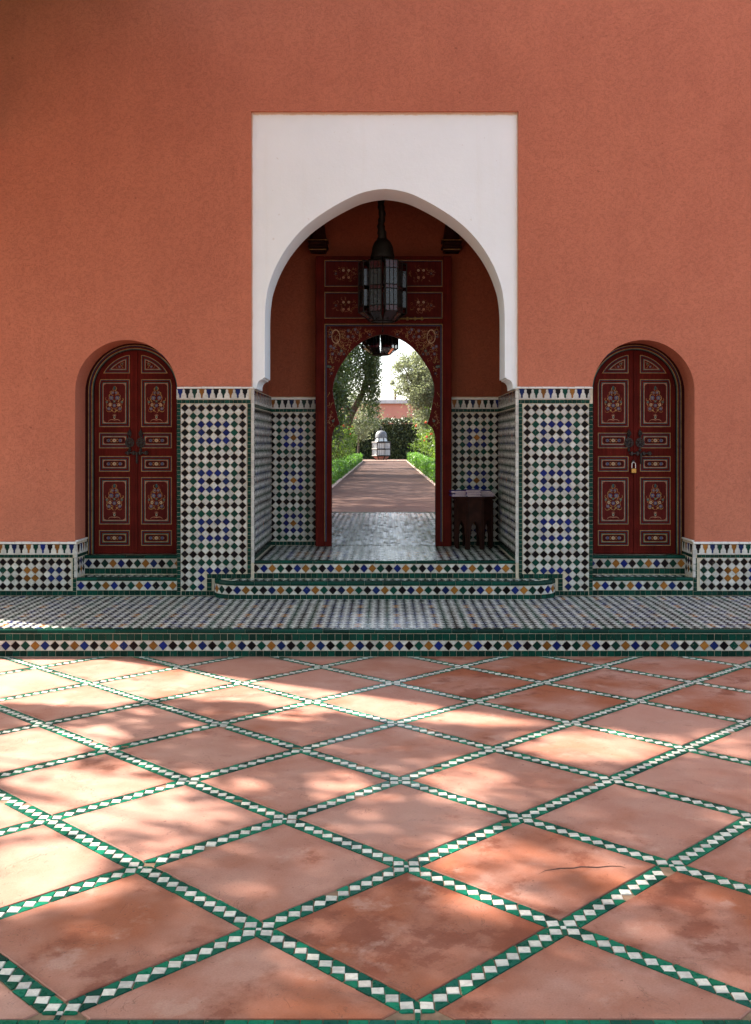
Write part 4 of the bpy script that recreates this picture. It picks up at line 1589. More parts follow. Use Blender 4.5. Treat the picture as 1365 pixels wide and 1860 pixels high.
def hanging_lantern():
    x0, y0 = -0.022, 10.45
    th = thing('hanging_lantern', 'large faceted glass and metal lantern hanging in front of the tall red door', 'lantern', (x0, y0, LZ), 'hanging lanterns')
    # twisted chain sleeve
    b = MB()
    top = 4.60
    z = 3.60
    pts, rad = [], []
    k = 0
    while z < top:
        pts.append((x0 - 0.012 + 0.006 * math.sin(k * 0.9), y0 + 0.006 * math.cos(k * 0.9), z))
        rad.append((0.040 if k % 2 else 0.030) + 0.018 * max(0, (3.80 - z) / 0.2))
        z += 0.032
        k += 1
    pts.append((x0 - 0.012, y0, top))
    rad.append(0.03)
    b.tube(pts, rad, 9)
    b.build('chain_sleeve', 'aged_metal', th, smooth=True)
    b = MB()
    b.lathe([(0.0, 3.64), (0.05, 3.635), (0.085, 3.60), (0.105, 3.55), (0.112, 3.49), (0.122, 3.46), (0.118, 3.435), (0.0, 3.43)], (x0, y0, 0), 20)
    b.build('domed_cap', 'aged_metal', th, smooth=True)
    # star of eight square bays round a core
    fr, gl, rd = MB(), MB(), MB()
    n = 8
    for k in range(n):
        a = 2 * PI * k / n + PI / 8
        ca, sa = math.cos(a), math.sin(a)
        U = Vector((-sa, ca, 0))
        N = Vector((ca, sa, 0))
        C0 = Vector((x0, y0, 0))
        big_bay = (k % 2 == 0)
        rr = 0.232 if big_bay else 0.185
        hwb = 0.066 if big_bay else 0.062
        zb, zt = 2.895, 3.395
        for sgn in (-1, 1):
            p = C0 + N * rr + U * hwb * sgn
            fr.tube([p + Vector((0, 0, zb)), p + Vector((0, 0, zt))], 0.0065, 5)
        for q in (-0.33, 0.33):
            p = C0 + N * (rr + 0.001) + U * hwb * q
            fr.tube([p + Vector((0, 0, zb)), p + Vector((0, 0, zt))], 0.003, 4)
        for zz in (zb, zb + 0.06, 3.115, 3.155, zt - 0.08, zt):
            pa, pb = C0 + N * rr - U * hwb, C0 + N * rr + U * hwb
            fr.tube([pa + Vector((0, 0, zz)), pb + Vector((0, 0, zz))], 0.005, 4)
        # bay sides back to the core
        for sgn in (-1, 1):
            p = C0 + N * rr + U * hwb * sgn
            q = C0 + N * 0.15 + U * hwb * sgn * 0.9
            for zz in (zb, zt):
                fr.tube([p + Vector((0, 0, zz)), q + Vector((0, 0, zz))], 0.005, 4)
            for za2, zb2 in ((zb + 0.06, 3.115), (3.155, zt - 0.08)):
                gl.poly([p + Vector((0, 0, za2)), q + Vector((0, 0, za2)), q + Vector((0, 0, zb2)), p + Vector((0, 0, zb2))])
        for q0, q1 in ((-1, -0.33), (-0.33, 0.33), (0.33, 1)):
            for (za2, zb2, tgt) in ((zb + 0.064, 3.112, 'g'), (3.158, zt - 0.084, 'g'), (zb + 0.004, zb + 0.056, 'r'), (3.118, 3.152, 'r'), (zt - 0.076, zt - 0.004, 'r')):
                pa = C0 + N * (rr - 0.003) + U * hwb * (q0 + 0.05)
                pb = C0 + N * (rr - 0.003) + U * hwb * (q1 - 0.05)
                quad = [pa + Vector((0, 0, za2)), pb + Vector((0, 0, za2)), pb + Vector((0, 0, zb2)), pa + Vector((0, 0, zb2))]
                if tgt == 'g':
                    m1 = MB()
                    m1.idx(quad + [v - N * 0.004 for v in quad], [(0, 1, 2, 3), (4, 5, 6, 7), (0, 1, 5, 4), (2, 3, 7, 6)])
                    m1.build('glass_pane', 'frosted_glass', th)
                else:
                    rd.poly(quad)
        # sloping bottom
        p1, p2 = C0 + N * rr - U * hwb, C0 + N * rr + U * hwb
        q1, q2 = C0 + N * 0.11 - U * 0.045, C0 + N * 0.11 + U * 0.045
        zl = LZ + 0.02
        gl.poly([p1 + Vector((0, 0, zb)), p2 + Vector((0, 0, zb)), q2 + Vector((0, 0, zl)), q1 + Vector((0, 0, zl))])
        fr.tube([p1 + Vector((0, 0, zb)), q1 + Vector((0, 0, zl))], 0.005, 4)
        fr.tube([p2 + Vector((0, 0, zb)), q2 + Vector((0, 0, zl))], 0.005, 4)
        # roof of the bay
        r1, r2 = C0 + N * 0.112 - U * 0.044, C0 + N * 0.112 + U * 0.044
        fr.poly([p1 + Vector((0, 0, zt)), p2 + Vector((0, 0, zt)), r2 + Vector((0, 0, zt + 0.045)), r1 + Vector((0, 0, zt + 0.045))])
        bm = bmesh.new()
        bmesh.ops.create_icosphere(bm, subdivisions=1, radius=0.011, matrix=Matrix.Translation(C0 + N * 0.15 + Vector((0, 0, LZ + 0.035))))
        fr.add_bm(bm)
    fr.tube([(x0 + 0.118 * math.cos(2 * PI * k / 16), y0 + 0.118 * math.sin(2 * PI * k / 16), LZ + 0.02) for k in range(17)], 0.007, 5)
    fr.build('lantern_frame', 'aged_metal', th)
    gl.build('side_glass', 'frosted_glass', th)
    rd.build('red_glass_band', 'red_glass', th)
    b = MB()
    b.lathe([(0.0, LZ + 0.02), (0.11, LZ + 0.022), (0.0, LZ + 0.024)], (x0, y0, 0), 16)
    b.tube([(x0, y0, LZ + 0.02), (x0, y0, LZ - 0.07)], 0.004, 6)
    b.lathe([(0.0, -0.03), (0.012, -0.015), (0.0, 0.0)], (x0, y0, LZ - 0.06), 8)
    b.build('base_finial', 'aged_metal', th)
    return th


lan = hanging_lantern()
lan2 = copy_thing(lan)
lan2.location = (-0.06, 14.0, 2.755)
tag(lan2, 'lantern hanging farther back in the passage, its foot seen below the horseshoe arch')

# ------------------------------------------------------------------ small table with booklets
tx, ty = 0.915, 10.80
tb = thing('side_table', 'dark carved octagonal wooden side table in the vestibule corner', 'table', (tx, ty, VZ))
zt = VZ + 0.535
b = MB()
ro = 0.245
octo = [(tx + ro * math.cos(PI / 8 + PI / 4 * k), ty + ro * math.sin(PI / 8 + PI / 4 * k)) for k in range(8)]
octi = [(tx + (ro - 0.012) * math.cos(PI / 8 + PI / 4 * k), ty + (ro - 0.012) * math.sin(PI / 8 + PI / 4 * k)) for k in range(8)]
b.plan(octi, zt - 0.03, zt)
b.plan(octo, zt - 0.022, zt - 0.006)
b.build('tabletop', 'dark_wood', tb)
for k in range(8):
    a0, a1 = PI / 8 + PI / 4 * k, PI / 8 + PI / 4 * (k + 1)
    rl = 0.205
    A = Vector((tx + rl * math.cos(a0), ty + rl * math.sin(a0), 0))
    B2 = Vector((tx + rl * math.cos(a1), ty + rl * math.sin(a1), 0))
    U = (B2 - A)
    w = U.length
    U.normalize()
    N = Vector((U.y, -U.x, 0))
    # side panel with a keyhole arch between two feet
    prof = [(0, VZ + 0.001), (w * 0.20, VZ + 0.001), (w * 0.20, VZ + 0.14), (w * 0.28, VZ + 0.16), (w * 0.24, VZ + 0.20), (w * 0.32, VZ + 0.25), (w * 0.5, VZ + 0.29),
            (w * 0.68, VZ + 0.25), (w * 0.76, VZ + 0.20), (w * 0.72, VZ + 0.16), (w * 0.80, VZ + 0.14), (w * 0.80, VZ + 0.001), (w, VZ + 0.001), (w, zt - 0.031), (0, zt - 0.031)]
    tris = tessellate_polygon([[Vector((p[0], p[1], 0)) for p in prof]])
    b = MB()
    f = [A + U * p[0] + Vector((0, 0, p[1])) for p in prof]
    g = [q - N * 0.016 for q in f]
    nn = len(prof)
    b.idx(f, tris)
    b.idx(g, tris)
    b.idx(f + g, [(i, (i + 1) % nn, nn + (i + 1) % nn, nn + i) for i in range(nn)])
    for q in (0.04, 0.93):
        b.tube([A + U * w * q + N * 0.003 + Vector((0, 0, VZ + 0.02)), A + U * w * q + N * 0.003 + Vector((0, 0, zt - 0.04))], 0.006, 5)
    b.build('side_panel', 'dark_wood', tb)

bk = random.Random(4)
stacks = [(-0.155, -0.03, 5, 0.1), (-0.02, -0.09, 6, -0.05), (0.11, -0.02, 5, 0.04)]
for sx, sy, n, rz in stacks:
    z = zt
    for k in range(n):
        th_ = 0.0115
        where = 'left' if sx < -0.1 else ('right' if sx > 0.1 else 'middle')
        lab = ('purple booklet lying on top of the %s stack on the side table' if k == n - 1 else 'purple booklet with pale page edges inside the %s stack on the side table') % where
        o = thing('booklet', lab, 'booklet', (tx + sx + bk.uniform(-0.02, 0.02), ty + sy + bk.uniform(-0.012, 0.012), z), 'purple booklets on the side table')
        o.rotation_euler = (0, 0, rz + bk.uniform(-0.12, 0.12))
        w, d = 0.075, 0.10
        c = MB()
        c.box(-w, w, -d, d, 0.0, 0.0018)
        c.box(-w, w, -d, d, th_ - 0.002, th_ - 0.0004)
        c.box(-w, -w + 0.002, -d, d, 0.0018, th_ - 0.002)
        me = c.mesh('cover', ['purple_cover'])
        q = bpy.data.objects.new('cover', me)
        COL.objects.link(q)
        q.parent = o
        c = MB()
        c.box(-w + 0.003, w - 0.003, -d + 0.002, d - 0.002, 0.0019, th_ - 0.0021)
        q = bpy.data.objects.new('pages', c.mesh('pages', ['paper_edge']))
        COL.objects.link(q)
        q.parent = o
        z += th_

# ------------------------------------------------------------------ the court: sandstone flags in green and white bands
court = bpy.data.objects.new('courtyard_floor', None)
COL.objects.link(court)
tag(court, 'courtyard paving of red sandstone flags set on the diagonal between green and white tile bands', kind='structure')
TH = R(0.55)
D = 1.0050
ex = Vector((math.cos(TH), math.sin(TH), 0))
ey = Vector((-math.sin(TH), math.cos(TH), 0))
U1 = (ex + ey) * (D / 2)          # along one band
U2 = (ey - ex) * (D / 2)          # along the other
O0 = Vector((0.0625, 5.961, 0))
EDGE = U1.length                  # 0.7106
SL = EDGE - 0.079                 # flag size
FRONT = 2.90
mb = MB()
mb.box(-9, 9, FRONT - 0.11, YT + 0.1, -0.06, -0.005)
mb.build('bedding', 'floor_grout', court)


def clip_half(poly, ymin):
    out = []
    for i in range(len(poly)):
        a, b = poly[i], poly[(i + 1) % len(poly)]
        if a[1] >= ymin:
            out.append(a)
        if (a[1] >= ymin) != (b[1] >= ymin):
            t = (ymin - a[1]) / (b[1] - a[1])
            out.append((a[0] + (b[0] - a[0]) * t, ymin))
    return out


FLAGS = [(0.07, 3.38, 0.78, 0.15), (0.58, 3.93, 0.60, 0.0), (1.07, 3.42, 0.70, 0.6), (-0.93, 3.42, 0.55, 0.4), (-0.42, 3.92, 0.3, 0.6), (-0.42, 2.9, 0.5, 0.5), (0.6, 2.95, 0.45, 0.4),
         (0.55, 7.4, 0.85, 0.2), (1.55, 7.45, 0.9, 0.2), (2.1, 7.9, 0.8, 0.2), (1.05, 6.95, 0.7, 0.3), (2.6, 7.0, 0.6, 0.3), (0.1, 7.9, 0.7, 0.3), (1.55, 4.4, 0.6, 0.4), (1.6, 3.9, 0.6, 0.3), (0.04, 4.45, 0.12, 0.9), (1.07, 4.45, 0.3, 0.7)]
hs_ = SL / 2 - 0.0025
slab_poly = [(-hs_, -hs_), (hs_, -hs_), (hs_, hs_), (-hs_, hs_)]
ANG = TH + PI / 4
slab_me = None
slabs = {}
for i in range(-16, 17):
    for j in range(-16, 17):
        c = O0 + U1 * (i + 0.5) + U2 * (j + 0.5)
        if c.x < -8.4 or c.x > 8.4 or c.y < FRONT - 0.45 or c.y > YT + 0.35:
            continue
        if c.y - D / 2 < FRONT:
            # flag cut by the border
            ca, sa = math.cos(ANG), math.sin(ANG)
            w = [(c.x + ca * p[0] - sa * p[1], c.y + sa * p[0] + ca * p[1]) for p in slab_poly]
            w = clip_half(w, FRONT + 0.004)
            if len(w) < 3:
                continue
            l = [(ca * (p[0] - c.x) + sa * (p[1] - c.y), -sa * (p[0] - c.x) + ca * (p[1] - c.y)) for p in w]
            m1 = MB()
            m1.tile(l, FLAT, 0.02, 0.003)
            me = m1.mesh('sandstone_flag', ['sandstone'])
        else:
            if slab_me is None:
                m1 = MB()
                m1.tile(slab_poly, FLAT, 0.02, 0.003)
                slab_me = m1.mesh('sandstone_flag', ['sandstone'])
            me = slab_me
        fl_o = put('sandstone_flag', me, court, (c.x, c.y, -0.02 + jit(0.0012)), (jit(0.0012), jit(0.0012), ANG))
        ru, to = rnd.uniform(0.05, 0.45) ** 1.2, rnd.uniform(0.3, 1.0)
        if c.y > 6.3 and c.x > 0.1:
            ru, to = rnd.uniform(0.3, 0.75), rnd.uniform(0.2, 0.7)
        for fx, fy, fr_, ft in FLAGS:
            if math.hypot(c.x - fx, c.y - fy) < 0.3:
                ru, to = fr_, ft
        fl_o.color = (ru, to, 0, 1)

# bands: a chain of white squares with green pieces either side
NW = 12
pit = (EDGE - 0.025) / NW
hd = pit / 2 * 0.95
white_poly = [(-hd, 0), (0, -hd), (hd, 0), (0, hd)]
hwid = 0.0380
green_polys = []
for sg in (1, -1):
    g = 0.0016
    green_polys.append([(0, sg * 0.003), (sg * (pit / 2 - g), sg * (pit / 2 - 0.001)), (sg * (pit / 2 - g), sg * hwid), (-sg * (pit / 2 - g), sg * hwid), (-sg * (pit / 2 - g), sg * (pit / 2 - 0.001))])
cand = []
for base, other in ((U1, U2), (U2, U1)):
    u = base.normalized()
    ang = math.atan2(u.y, u.x)
    for i in range(-16, 17):
        for j in range(-16, 17):
            n0 = O0 + base * i + other * j
            mid = n0 + base * 0.5
            if mid.x < -8.4 or mid.x > 8.4 or mid.y < FRONT - 0.5 or mid.y > YT + 0.4:
                continue
            for k in range(NW):
                q = n0 + u * (0.0125 + (k + 0.5) * pit)
                if q.y > FRONT + 0.028 and q.y < YT + 0.02:
                    cand.append((q.length, 'white_tile', q, ang, 0))
            for k in range(NW + 1):
                q = n0 + u * (0.0125 + k * pit)
                if q.y > FRONT + 0.032 and q.y < YT + 0.02 and 0 < k < NW:
                    cand.append((q.length, 'green_tile', q, ang, 1))
                    cand.append((q.length, 'green_tile', q, ang, 2))
# crossings
for i in range(-16, 17):
    for j in range(-16, 17):
        n0 = O0 + U1 * i + U2 * j
        if abs(n0.x) > 8.4 or n0.y < FRONT + 0.02 or n0.y > YT:
            continue
        cand.append((n0.length, 'white_tile', n0, ANG + PI / 4, 3))
        for k in range(4):
            a = ANG + PI / 4 + k * PI / 2
            cand.append((n0.length, 'green_tile', n0 + Vector((math.cos(a), math.sin(a), 0)) * 0.027, a, 4))
small_w = [(-0.0088, -0.0088), (0.0088, -0.0088), (0.0088, 0.0088), (-0.0088, 0.0088)]
small_g = [(-0.0165, -0.0082), (0.0165, -0.0082), (0.0235, -0.002), (0.0235, 0.002), (0.0165, 0.0082), (-0.0165, 0.0082)]
SH = [('floor_white_glaze', white_poly), ('floor_green_glaze', green_polys[0]), ('floor_green_glaze', green_polys[1]), ('floor_white_glaze', small_w), ('floor_green_glaze', small_g)]
cand.sort(key=lambda c: c[0])
cnt = {'white_tile': 0, 'green_tile': 0}
rest = MB()
for dist, nm, q, ang, k in cand:
    visible = abs(q.x) < 0.375 * q.y + 0.05
    if rnd.random() < 0.012:
        continue                                   # a lost piece: the mortar shows
    sz = rnd.uniform(0.93, 1.03)
    if visible and cnt[nm] < 295:
        cnt[nm] += 1
        me = shared_tile('%s|f%d' % (nm, k), SH[k][1], SH[k][0], 0.012, 0.0018)
        po = put(nm, me, court, (q.x + jit(0.0014), q.y + jit(0.0014), -0.0125 + jit(0.0008)), (jit(0.025), jit(0.025), ang + jit(0.06)))
        po.scale = (sz, rnd.uniform(0.93, 1.03), 1)
    else:
        a = ang + jit(0.03)
        fr = (Vector((q.x, q.y, -0.0125 + jit(0.0008))), Vector((math.cos(a), math.sin(a), jit(0.015))), Vector((-math.sin(a), math.cos(a), jit(0.015))), Vector((0, 0, 1)))
        rest.tile(SH[k][1], fr, 0.012, 0.0018, 0 if SH[k][0] == 'floor_white_glaze' else 1, rnd.random())
rest.build('band_tile', ['floor_white_glaze', 'floor_green_glaze'], court, kind='stuff')
# green border along the near edge
e = MB()
x = -6.0
while x < 6:
    w = rnd.uniform(0.055, 0.075)
    e.tile([(x, FRONT - 0.055), (x + w - 0.002, FRONT - 0.055), (x + w - 0.002, FRONT - 0.001), (x, FRONT - 0.001)], (Vector((0, 0, -0.0125)), FLAT[1], FLAT[2], FLAT[3]), 0.012, 0.002, 0, rnd.random())
    x += w
e.build('border_tile', 'floor_green_glaze', court, kind='stuff')
# the long split across one flag
ck = MB()
pa = [(1.005, 3.875), (1.04, 3.905), (1.10, 3.925), (1.15, 3.93), (1.20, 3.937), (1.25, 3.942), (1.30, 3.945), (1.345, 3.930)]
pa = [(0.565, 3.868), (0.60, 3.905), (0.66, 3.925), (0.71, 3.928), (0.74, 3.94), (0.80, 3.934), (0.85, 3.946), (0.89, 3.944), (0.905, 3.925)]
for (x0, y0), (x1, y1), k in zip(pa, pa[1:], range(20)):
    w0, w1 = 0.0045 * math.sin(PI * (k + 0.3) / 9), 0.0045 * math.sin(PI * (k + 1.3) / 9)
    ck.poly([(x0, y0 - abs(w0), 0.0022), (x1, y1 - abs(w1), 0.0022), (x1, y1 + abs(w1), 0.0022), (x0, y0 + abs(w0), 0.0022)])
ck.build('crack', 'crack_dark', court)

# ground behind the camera and all round, out to the horizon
mb = MB()
mb.box(-14, 14, -26, FRONT - 0.112, -0.06, -0.006)
o = mb.build('courtyard_ground', 'court_stone')
tag(o, 'plain paving of the court nearer than the tile border', kind='structure')
mb = MB()
mb.poly([(-900, -900, -0.08), (900, -900, -0.08), (900, 900, -0.08), (-900, 900, -0.08)])
o = mb.build('ground', 'soil')
tag(o, 'earth around the buildings', kind='structure')

# ------------------------------------------------------------------ garden beyond
GZ = 0.47
mb = MB()
mb.box(-60, 60, 16.305, 140, -0.07, GZ)
o = mb.build('garden_ground', 'soil')
tag(o, 'soil of the garden beds beyond the passage', kind='structure')
mb = MB()
mb.box(-1.27, 1.27, 16.306, 64.0, GZ - 0.02, 0.50)
mb.box(-6.5, 6.5, 64.0005, 70, GZ - 0.02, 0.50)
o = mb.build('garden_path', 'gravel_path')
tag(o, 'reddish brown gravel path running straight away into the garden', kind='structure')
mb = MB()
for s in (-1, 1):
    k = 0
    y = 16.31
    while y < 63:
        mb.bbox(*sorted((s * 1.275, s * 1.345)), y, y + 0.985, GZ - 0.02, 0.535, 0.008)
        y += 1.0
mb.bbox(-1.27, 1.27, 63.4, 64.1, GZ - 0.02, 0.53, 0.01)
o = mb.build('path_kerb', 'kerb_stone')
tag(o, 'low stone kerb edging the garden path', kind='structure')


def leaf_cloud(name, pts, size, mat, parent, seed=0, jitter=0.4, normal_up=0.0, asp=0.55):
    g = np.random.default_rng(seed)
    pts = np.asarray(pts, dtype=np.float64)
    n = len(pts)
    d = g.normal(size=(n, 3))
    d[:, 2] *= (1 - normal_up)
    d /= np.linalg.norm(d, axis=1)[:, None]
    w = np.cross(d, g.normal(size=(n, 3)))
    w /= np.linalg.norm(w, axis=1)[:, None] + 1e-9
    L = size * (1 + jitter * (g.random(n) - 0.5) * 2)
    a = d * (L / 2)[:, None]
    b = w * (L / 2 * asp)[:, None]
    V = np.stack([pts - a, pts + b, pts + a, pts - b], axis=1).reshape(-1, 3)
    me = bpy.data.meshes.new(name)
    me.vertices.add(4 * n)
    me.vertices.foreach_set('co', V.ravel())
    me.loops.add(4 * n)
    me.loops.foreach_set('vertex_index', np.arange(4 * n, dtype=np.int32))
    me.polygons.add(n)
    me.polygons.foreach_set('loop_start', np.arange(0, 4 * n, 4, dtype=np.int32))
    me.polygons.foreach_set('loop_total', np.full(n, 4, dtype=np.int32))
    me.materials.append(MATS[mat])
    at = me.attributes.new('tv', 'FLOAT', 'FACE')
    at.data.foreach_set('value', g.random(n).astype(np.float32))
    me.update()
    me.validate()
    return put(name, me, parent)


def clumps(c, rad, ncl, n, seed, clump_r=0.35, hollow=0.4):
    """points in leaf clumps scattered through an ellipsoid"""
    g = np.random.default_rng(seed)
    c, rad = np.array(c), np.array(rad)
    d = g.normal(size=(ncl, 3))
    d /= np.linalg.norm(d, axis=1)[:, None]
    r = (hollow + (1 - hollow) * g.random(ncl)) ** 0.6
    cc = c + d * r[:, None] * rad
    k = g.integers(0, ncl, n)
    cr = clump_r * (0.5 + g.random(ncl))
    p = g.normal(size=(n, 3)) * 0.5
    return cc[k] + p * cr[k][:, None]


def strands(c, rad, ns, seed, length, spacing=0.06):
    """hanging sprays of leaves"""
    g = np.random.default_rng(seed)
    out = []
    for _ in range(ns):
        d = g.normal(size=3)
        d /= np.linalg.norm(d)
        p = np.array(c) + d * np.array(rad) * (0.35 + 0.65 * g.random())
        L = length * (0.4 + g.random())
        m = int(L / spacing)
        drift = g.normal(size=2) * 0.12
        for q in range(m):
            t = q / max(m, 1)
            out.append([p[0] + drift[0] * t + g.normal() * 0.05, p[1] + drift[1] * t + g.normal() * 0.05, p[2] - q * spacing])
    return np.array(out)


def trunk(parent, pts, rads, limbs, seed):
    b = MB()
    b.tube(pts, rads, 9)
    g = random.Random(seed)
    for (p0, p1, r) in limbs:
        p0, p1 = Vector(p0), Vector(p1)
        mid = (p0 + p1) / 2 + Vector((g.uniform(-0.15, 0.15), g.uniform(-0.15, 0.15), g.uniform(0.0, 0.25)))
        b.tube([p0, mid, p1], [r, r * 0.7, r * 0.3], 6)
        for _ in range(3):
            q = mid + (p1 - mid) * g.random()
            b.tube([q, q + Vector((g.uniform(-0.6, 0.6), g.uniform(-0.6, 0.6), g.uniform(-0.2, 0.6)))], [r * 0.35, r * 0.12], 5)
    b.build('trunk', 'bark', parent, smooth=True)


# weeping tree left of the path
t = thing('weeping_tree', 'dark weeping tree with curved trunk overhanging the left of the garden path', 'tree', (-2.6, 46, GZ))
trunk(t, [(-2.1, 46, GZ), (-1.85, 46, 1.8), (-1.45, 46, 2.9), (-1.0, 46, 3.75), (-0.78, 46, 4.5), (-0.75, 46, 5.6), (-1.0, 46, 6.8)], [0.22, 0.18, 0.15, 0.125, 0.10, 0.08, 0.05],
      [((-1.5, 46, 2.9), (-2.6, 46.3, 4.6), 0.09), ((-0.8, 46, 4.4), (-0.35, 45.6, 5.6), 0.06), ((-0.75, 46, 5.3), (-1.8, 46.4, 6.8), 0.06)], 3)
p1 = strands((-1.9, 46, 6.0), (1.3, 1.6, 1.6), 330, 5, 2.0, 0.06)
p2 = strands((-0.58, 45.7, 5.5), (0.46, 0.8, 0.9), 150, 6, 2.2, 0.06)
p3 = clumps((-1.4, 46, 7.0), (1.4, 2.0, 1.4), 60, 9000, 7, 0.5)
leaf_cloud('crown', np.concatenate([p1, p2, p3]), 0.13, 'leaf_dark', t, 8, asp=0.4)

t = thing('evergreen_tree', 'dense dark evergreen filling the left edge of the garden view', 'tree', (-3.0, 36, GZ))
trunk(t, [(-3.0, 36, GZ), (-2.9, 36, 3.0), (-2.7, 36, 6.5)], [0.25, 0.2, 0.08], [((-2.9, 36, 3), (-1.9, 36, 4.5), 0.08), ((-2.9, 36, 3.6), (-2.0, 35.6, 5.4), 0.07)], 4)
p1 = clumps((-2.35, 36, 3.9), (1.05, 1.5, 2.5), 150, 26000, 11, 0.42)
leaf_cloud('crown', p1, 0.11, 'leaf_dark', t, 12)

t = thing('olive_tree', 'pale sunlit olive tree arching over the right of the garden path', 'tree', (2.7, 42, GZ))
trunk(t, [(2.7, 42, GZ), (2.5, 42, 1.6), (2.1, 42, 2.7), (1.5, 42, 3.5), (1.0, 42, 4.2), (0.6, 42, 4.9)], [0.2, 0.15, 0.11, 0.06, 0.04, 0.015],
      [((2.1, 42, 2.7), (2.3, 41.8, 5.0), 0.08), ((1.5, 42, 3.5), (0.5, 41.9, 3.9), 0.03), ((1.8, 42, 3.1), (1.2, 42, 5.2), 0.05), ((1.2, 42, 3.9), (0.35, 41.7, 4.7), 0.025)], 5)
p1 = clumps((1.75, 42, 3.75), (0.72, 1.3, 1.75), 150, 24000, 13, 0.30)
p2 = clumps((0.85, 42, 4.3), (0.62, 0.9, 0.9), 50, 3600, 14, 0.22)
p3 = clumps((2.3, 42, 6.0), (1.2, 1.5, 1.8), 70, 9000, 15, 0.5)
leaf_cloud('crown', np.concatenate([p1, p2, p3]), 0.10, 'leaf_olive', t, 16, asp=0.4)

t = thing('round_shrub', 'pale rounded shrub against the pink house below the weeping tree', 'shrub', (-1.6, 62, GZ))
b = MB()
b.tube([(-1.6, 62, GZ), (-1.5, 62, 3.0)], [0.08, 0.03], 6)
b.build('stem', 'bark', t)
leaf_cloud('foliage', clumps((-1.6, 62, 3.0), (1.3, 1.0, 1.4), 50, 5000, 21, 0.4), 0.13, 'leaf_olive', t, 22)

# small palm far behind
t = thing('palm_tree', 'slim palm far behind the hedge beside the olive tree', 'tree', (1.0, 110, GZ))
b = MB()
b.tube([(1.0, 110, GZ), (1.1, 110, 6.9)], [0.16, 0.11], 8)
b.build('trunk', 'bark', t)
b = MB()
for k in range(22):
    a = 2 * PI * k / 22
    tilt = 0.9 if k % 2 else 0.25
    for q in range(4):
        r0, r1 = q * 0.22 * math.cos(tilt), (q + 1) * 0.22 * math.cos(tilt)
        z0, z1 = 6.9 + q * 0.22 * math.sin(tilt) - 0.02 * q * q, 6.9 + (q + 1) * 0.22 * math.sin(tilt) - 0.02 * (q + 1) ** 2
        w = 0.07
        b.poly([(1.1 + r0 * math.cos(a) - w * math.sin(a), 110 + r0 * math.sin(a) + w * math.cos(a), z0), (1.1 + r0 * math.cos(a) + w * math.sin(a), 110 + r0 * math.sin(a) - w * math.cos(a), z0),
                (1.1 + r1 * math.cos(a) + w * math.sin(a), 110 + r1 * math.sin(a) - w * math.cos(a), z1), (1.1 + r1 * math.cos(a) - w * math.sin(a), 110 + r1 * math.sin(a) + w * math.cos(a), z1)])
b.build('crown', 'leaf_olive', t)


def hedge_points(x0, x1, y0, y1, z0, z1, n, seed, rough=0.05, wave=0.0):
    g = np.random.default_rng(seed)
    A = np.array([(x1 - x0) * (y1 - y0), (x1 - x0) * (z1 - z0), (x1 - x0) * (z1 - z0), (y1 - y0) * (z1 - z0), (y1 - y0) * (z1 - z0)])
    f = g.choice(5, n, p=A / A.sum())
    u, v = g.random(n), g.random(n)
    x, y, z = x0 + u * (x1 - x0), y0 + v * (y1 - y0), np.full(n, z1)
    m = f == 1
    y[m], z[m] = y0, z0 + v[m] * (z1 - z0)
    m = f == 2
    y[m], z[m] = y1, z0 + v[m] * (z1 - z0)
    for q, xx in ((3, x0), (4, x1)):
        m = f == q
        x[m], y[m], z[m] = xx, y0 + u[m] * (y1 - y0), z0 + v[m] * (z1 - z0)
    p = np.stack([x, y, z], 1) + g.normal(size=(n, 3)) * rough
    p[:, 2] += wave * (np.sin(p[:, 0] * 1.7) + 0.6 * np.sin(p[:, 0] * 4.1 + 1.0)) * (p[:, 2] - z0) / (z1 - z0)
    return p


t = thing('tall_hedge', 'tall dark clipped hedge closing the far end of the garden path', 'hedge', (0, 71, GZ))
b = MB()
b.box(-9, 9, 70.2, 71.8, GZ, 2.85)
b.build('hedge_core', 'hedge_core', t)
leaf_cloud('foliage', hedge_points(-9, 9, 70.05, 71.95, GZ, 3.08, 42000, 31, 0.07, 0.06), 0.14, 'leaf_hedge', t, 32)

# box edging
for s in (-1, 1):
    runs = [(18.5, 62.0)] if s < 0 else [(18.5, 27.0), (27.4, 34.5), (34.9, 41.0), (41.5, 48.0), (48.4, 55.0), (55.5, 62.0)]
    names = ['nearest', 'second', 'third', 'fourth', 'fifth', 'farthest']
    for k, (y0, y1) in enumerate(runs):
        t = thing('box_hedge', 'long low bright green box hedge along the left of the garden path' if s < 0 else
                  'low bright green box hedge right of the garden path, %s of six' % names[k], 'hedge', (s * 1.65, y0, GZ), 'box edging along the garden path')
        xa, xb = sorted((s * 1.37, s * 1.92))
        hgt = 0.90 + (0.03 * ((k * 7) % 3) if s > 0 else 0)
        b = MB()
        b.box(xa + 0.06, xb - 0.06, y0 + 0.06, y1 - 0.06, GZ, hgt - 0.06)
        b.build('hedge_core', 'hedge_core', t)
        leaf_cloud('foliage', hedge_points(xa, xb, y0, y1, GZ, hgt, int((y1 - y0) * 520), 40 + k + (10 if s > 0 else 0), 0.035, 0.0), 0.065, 'leaf_box', t, 50 + k)

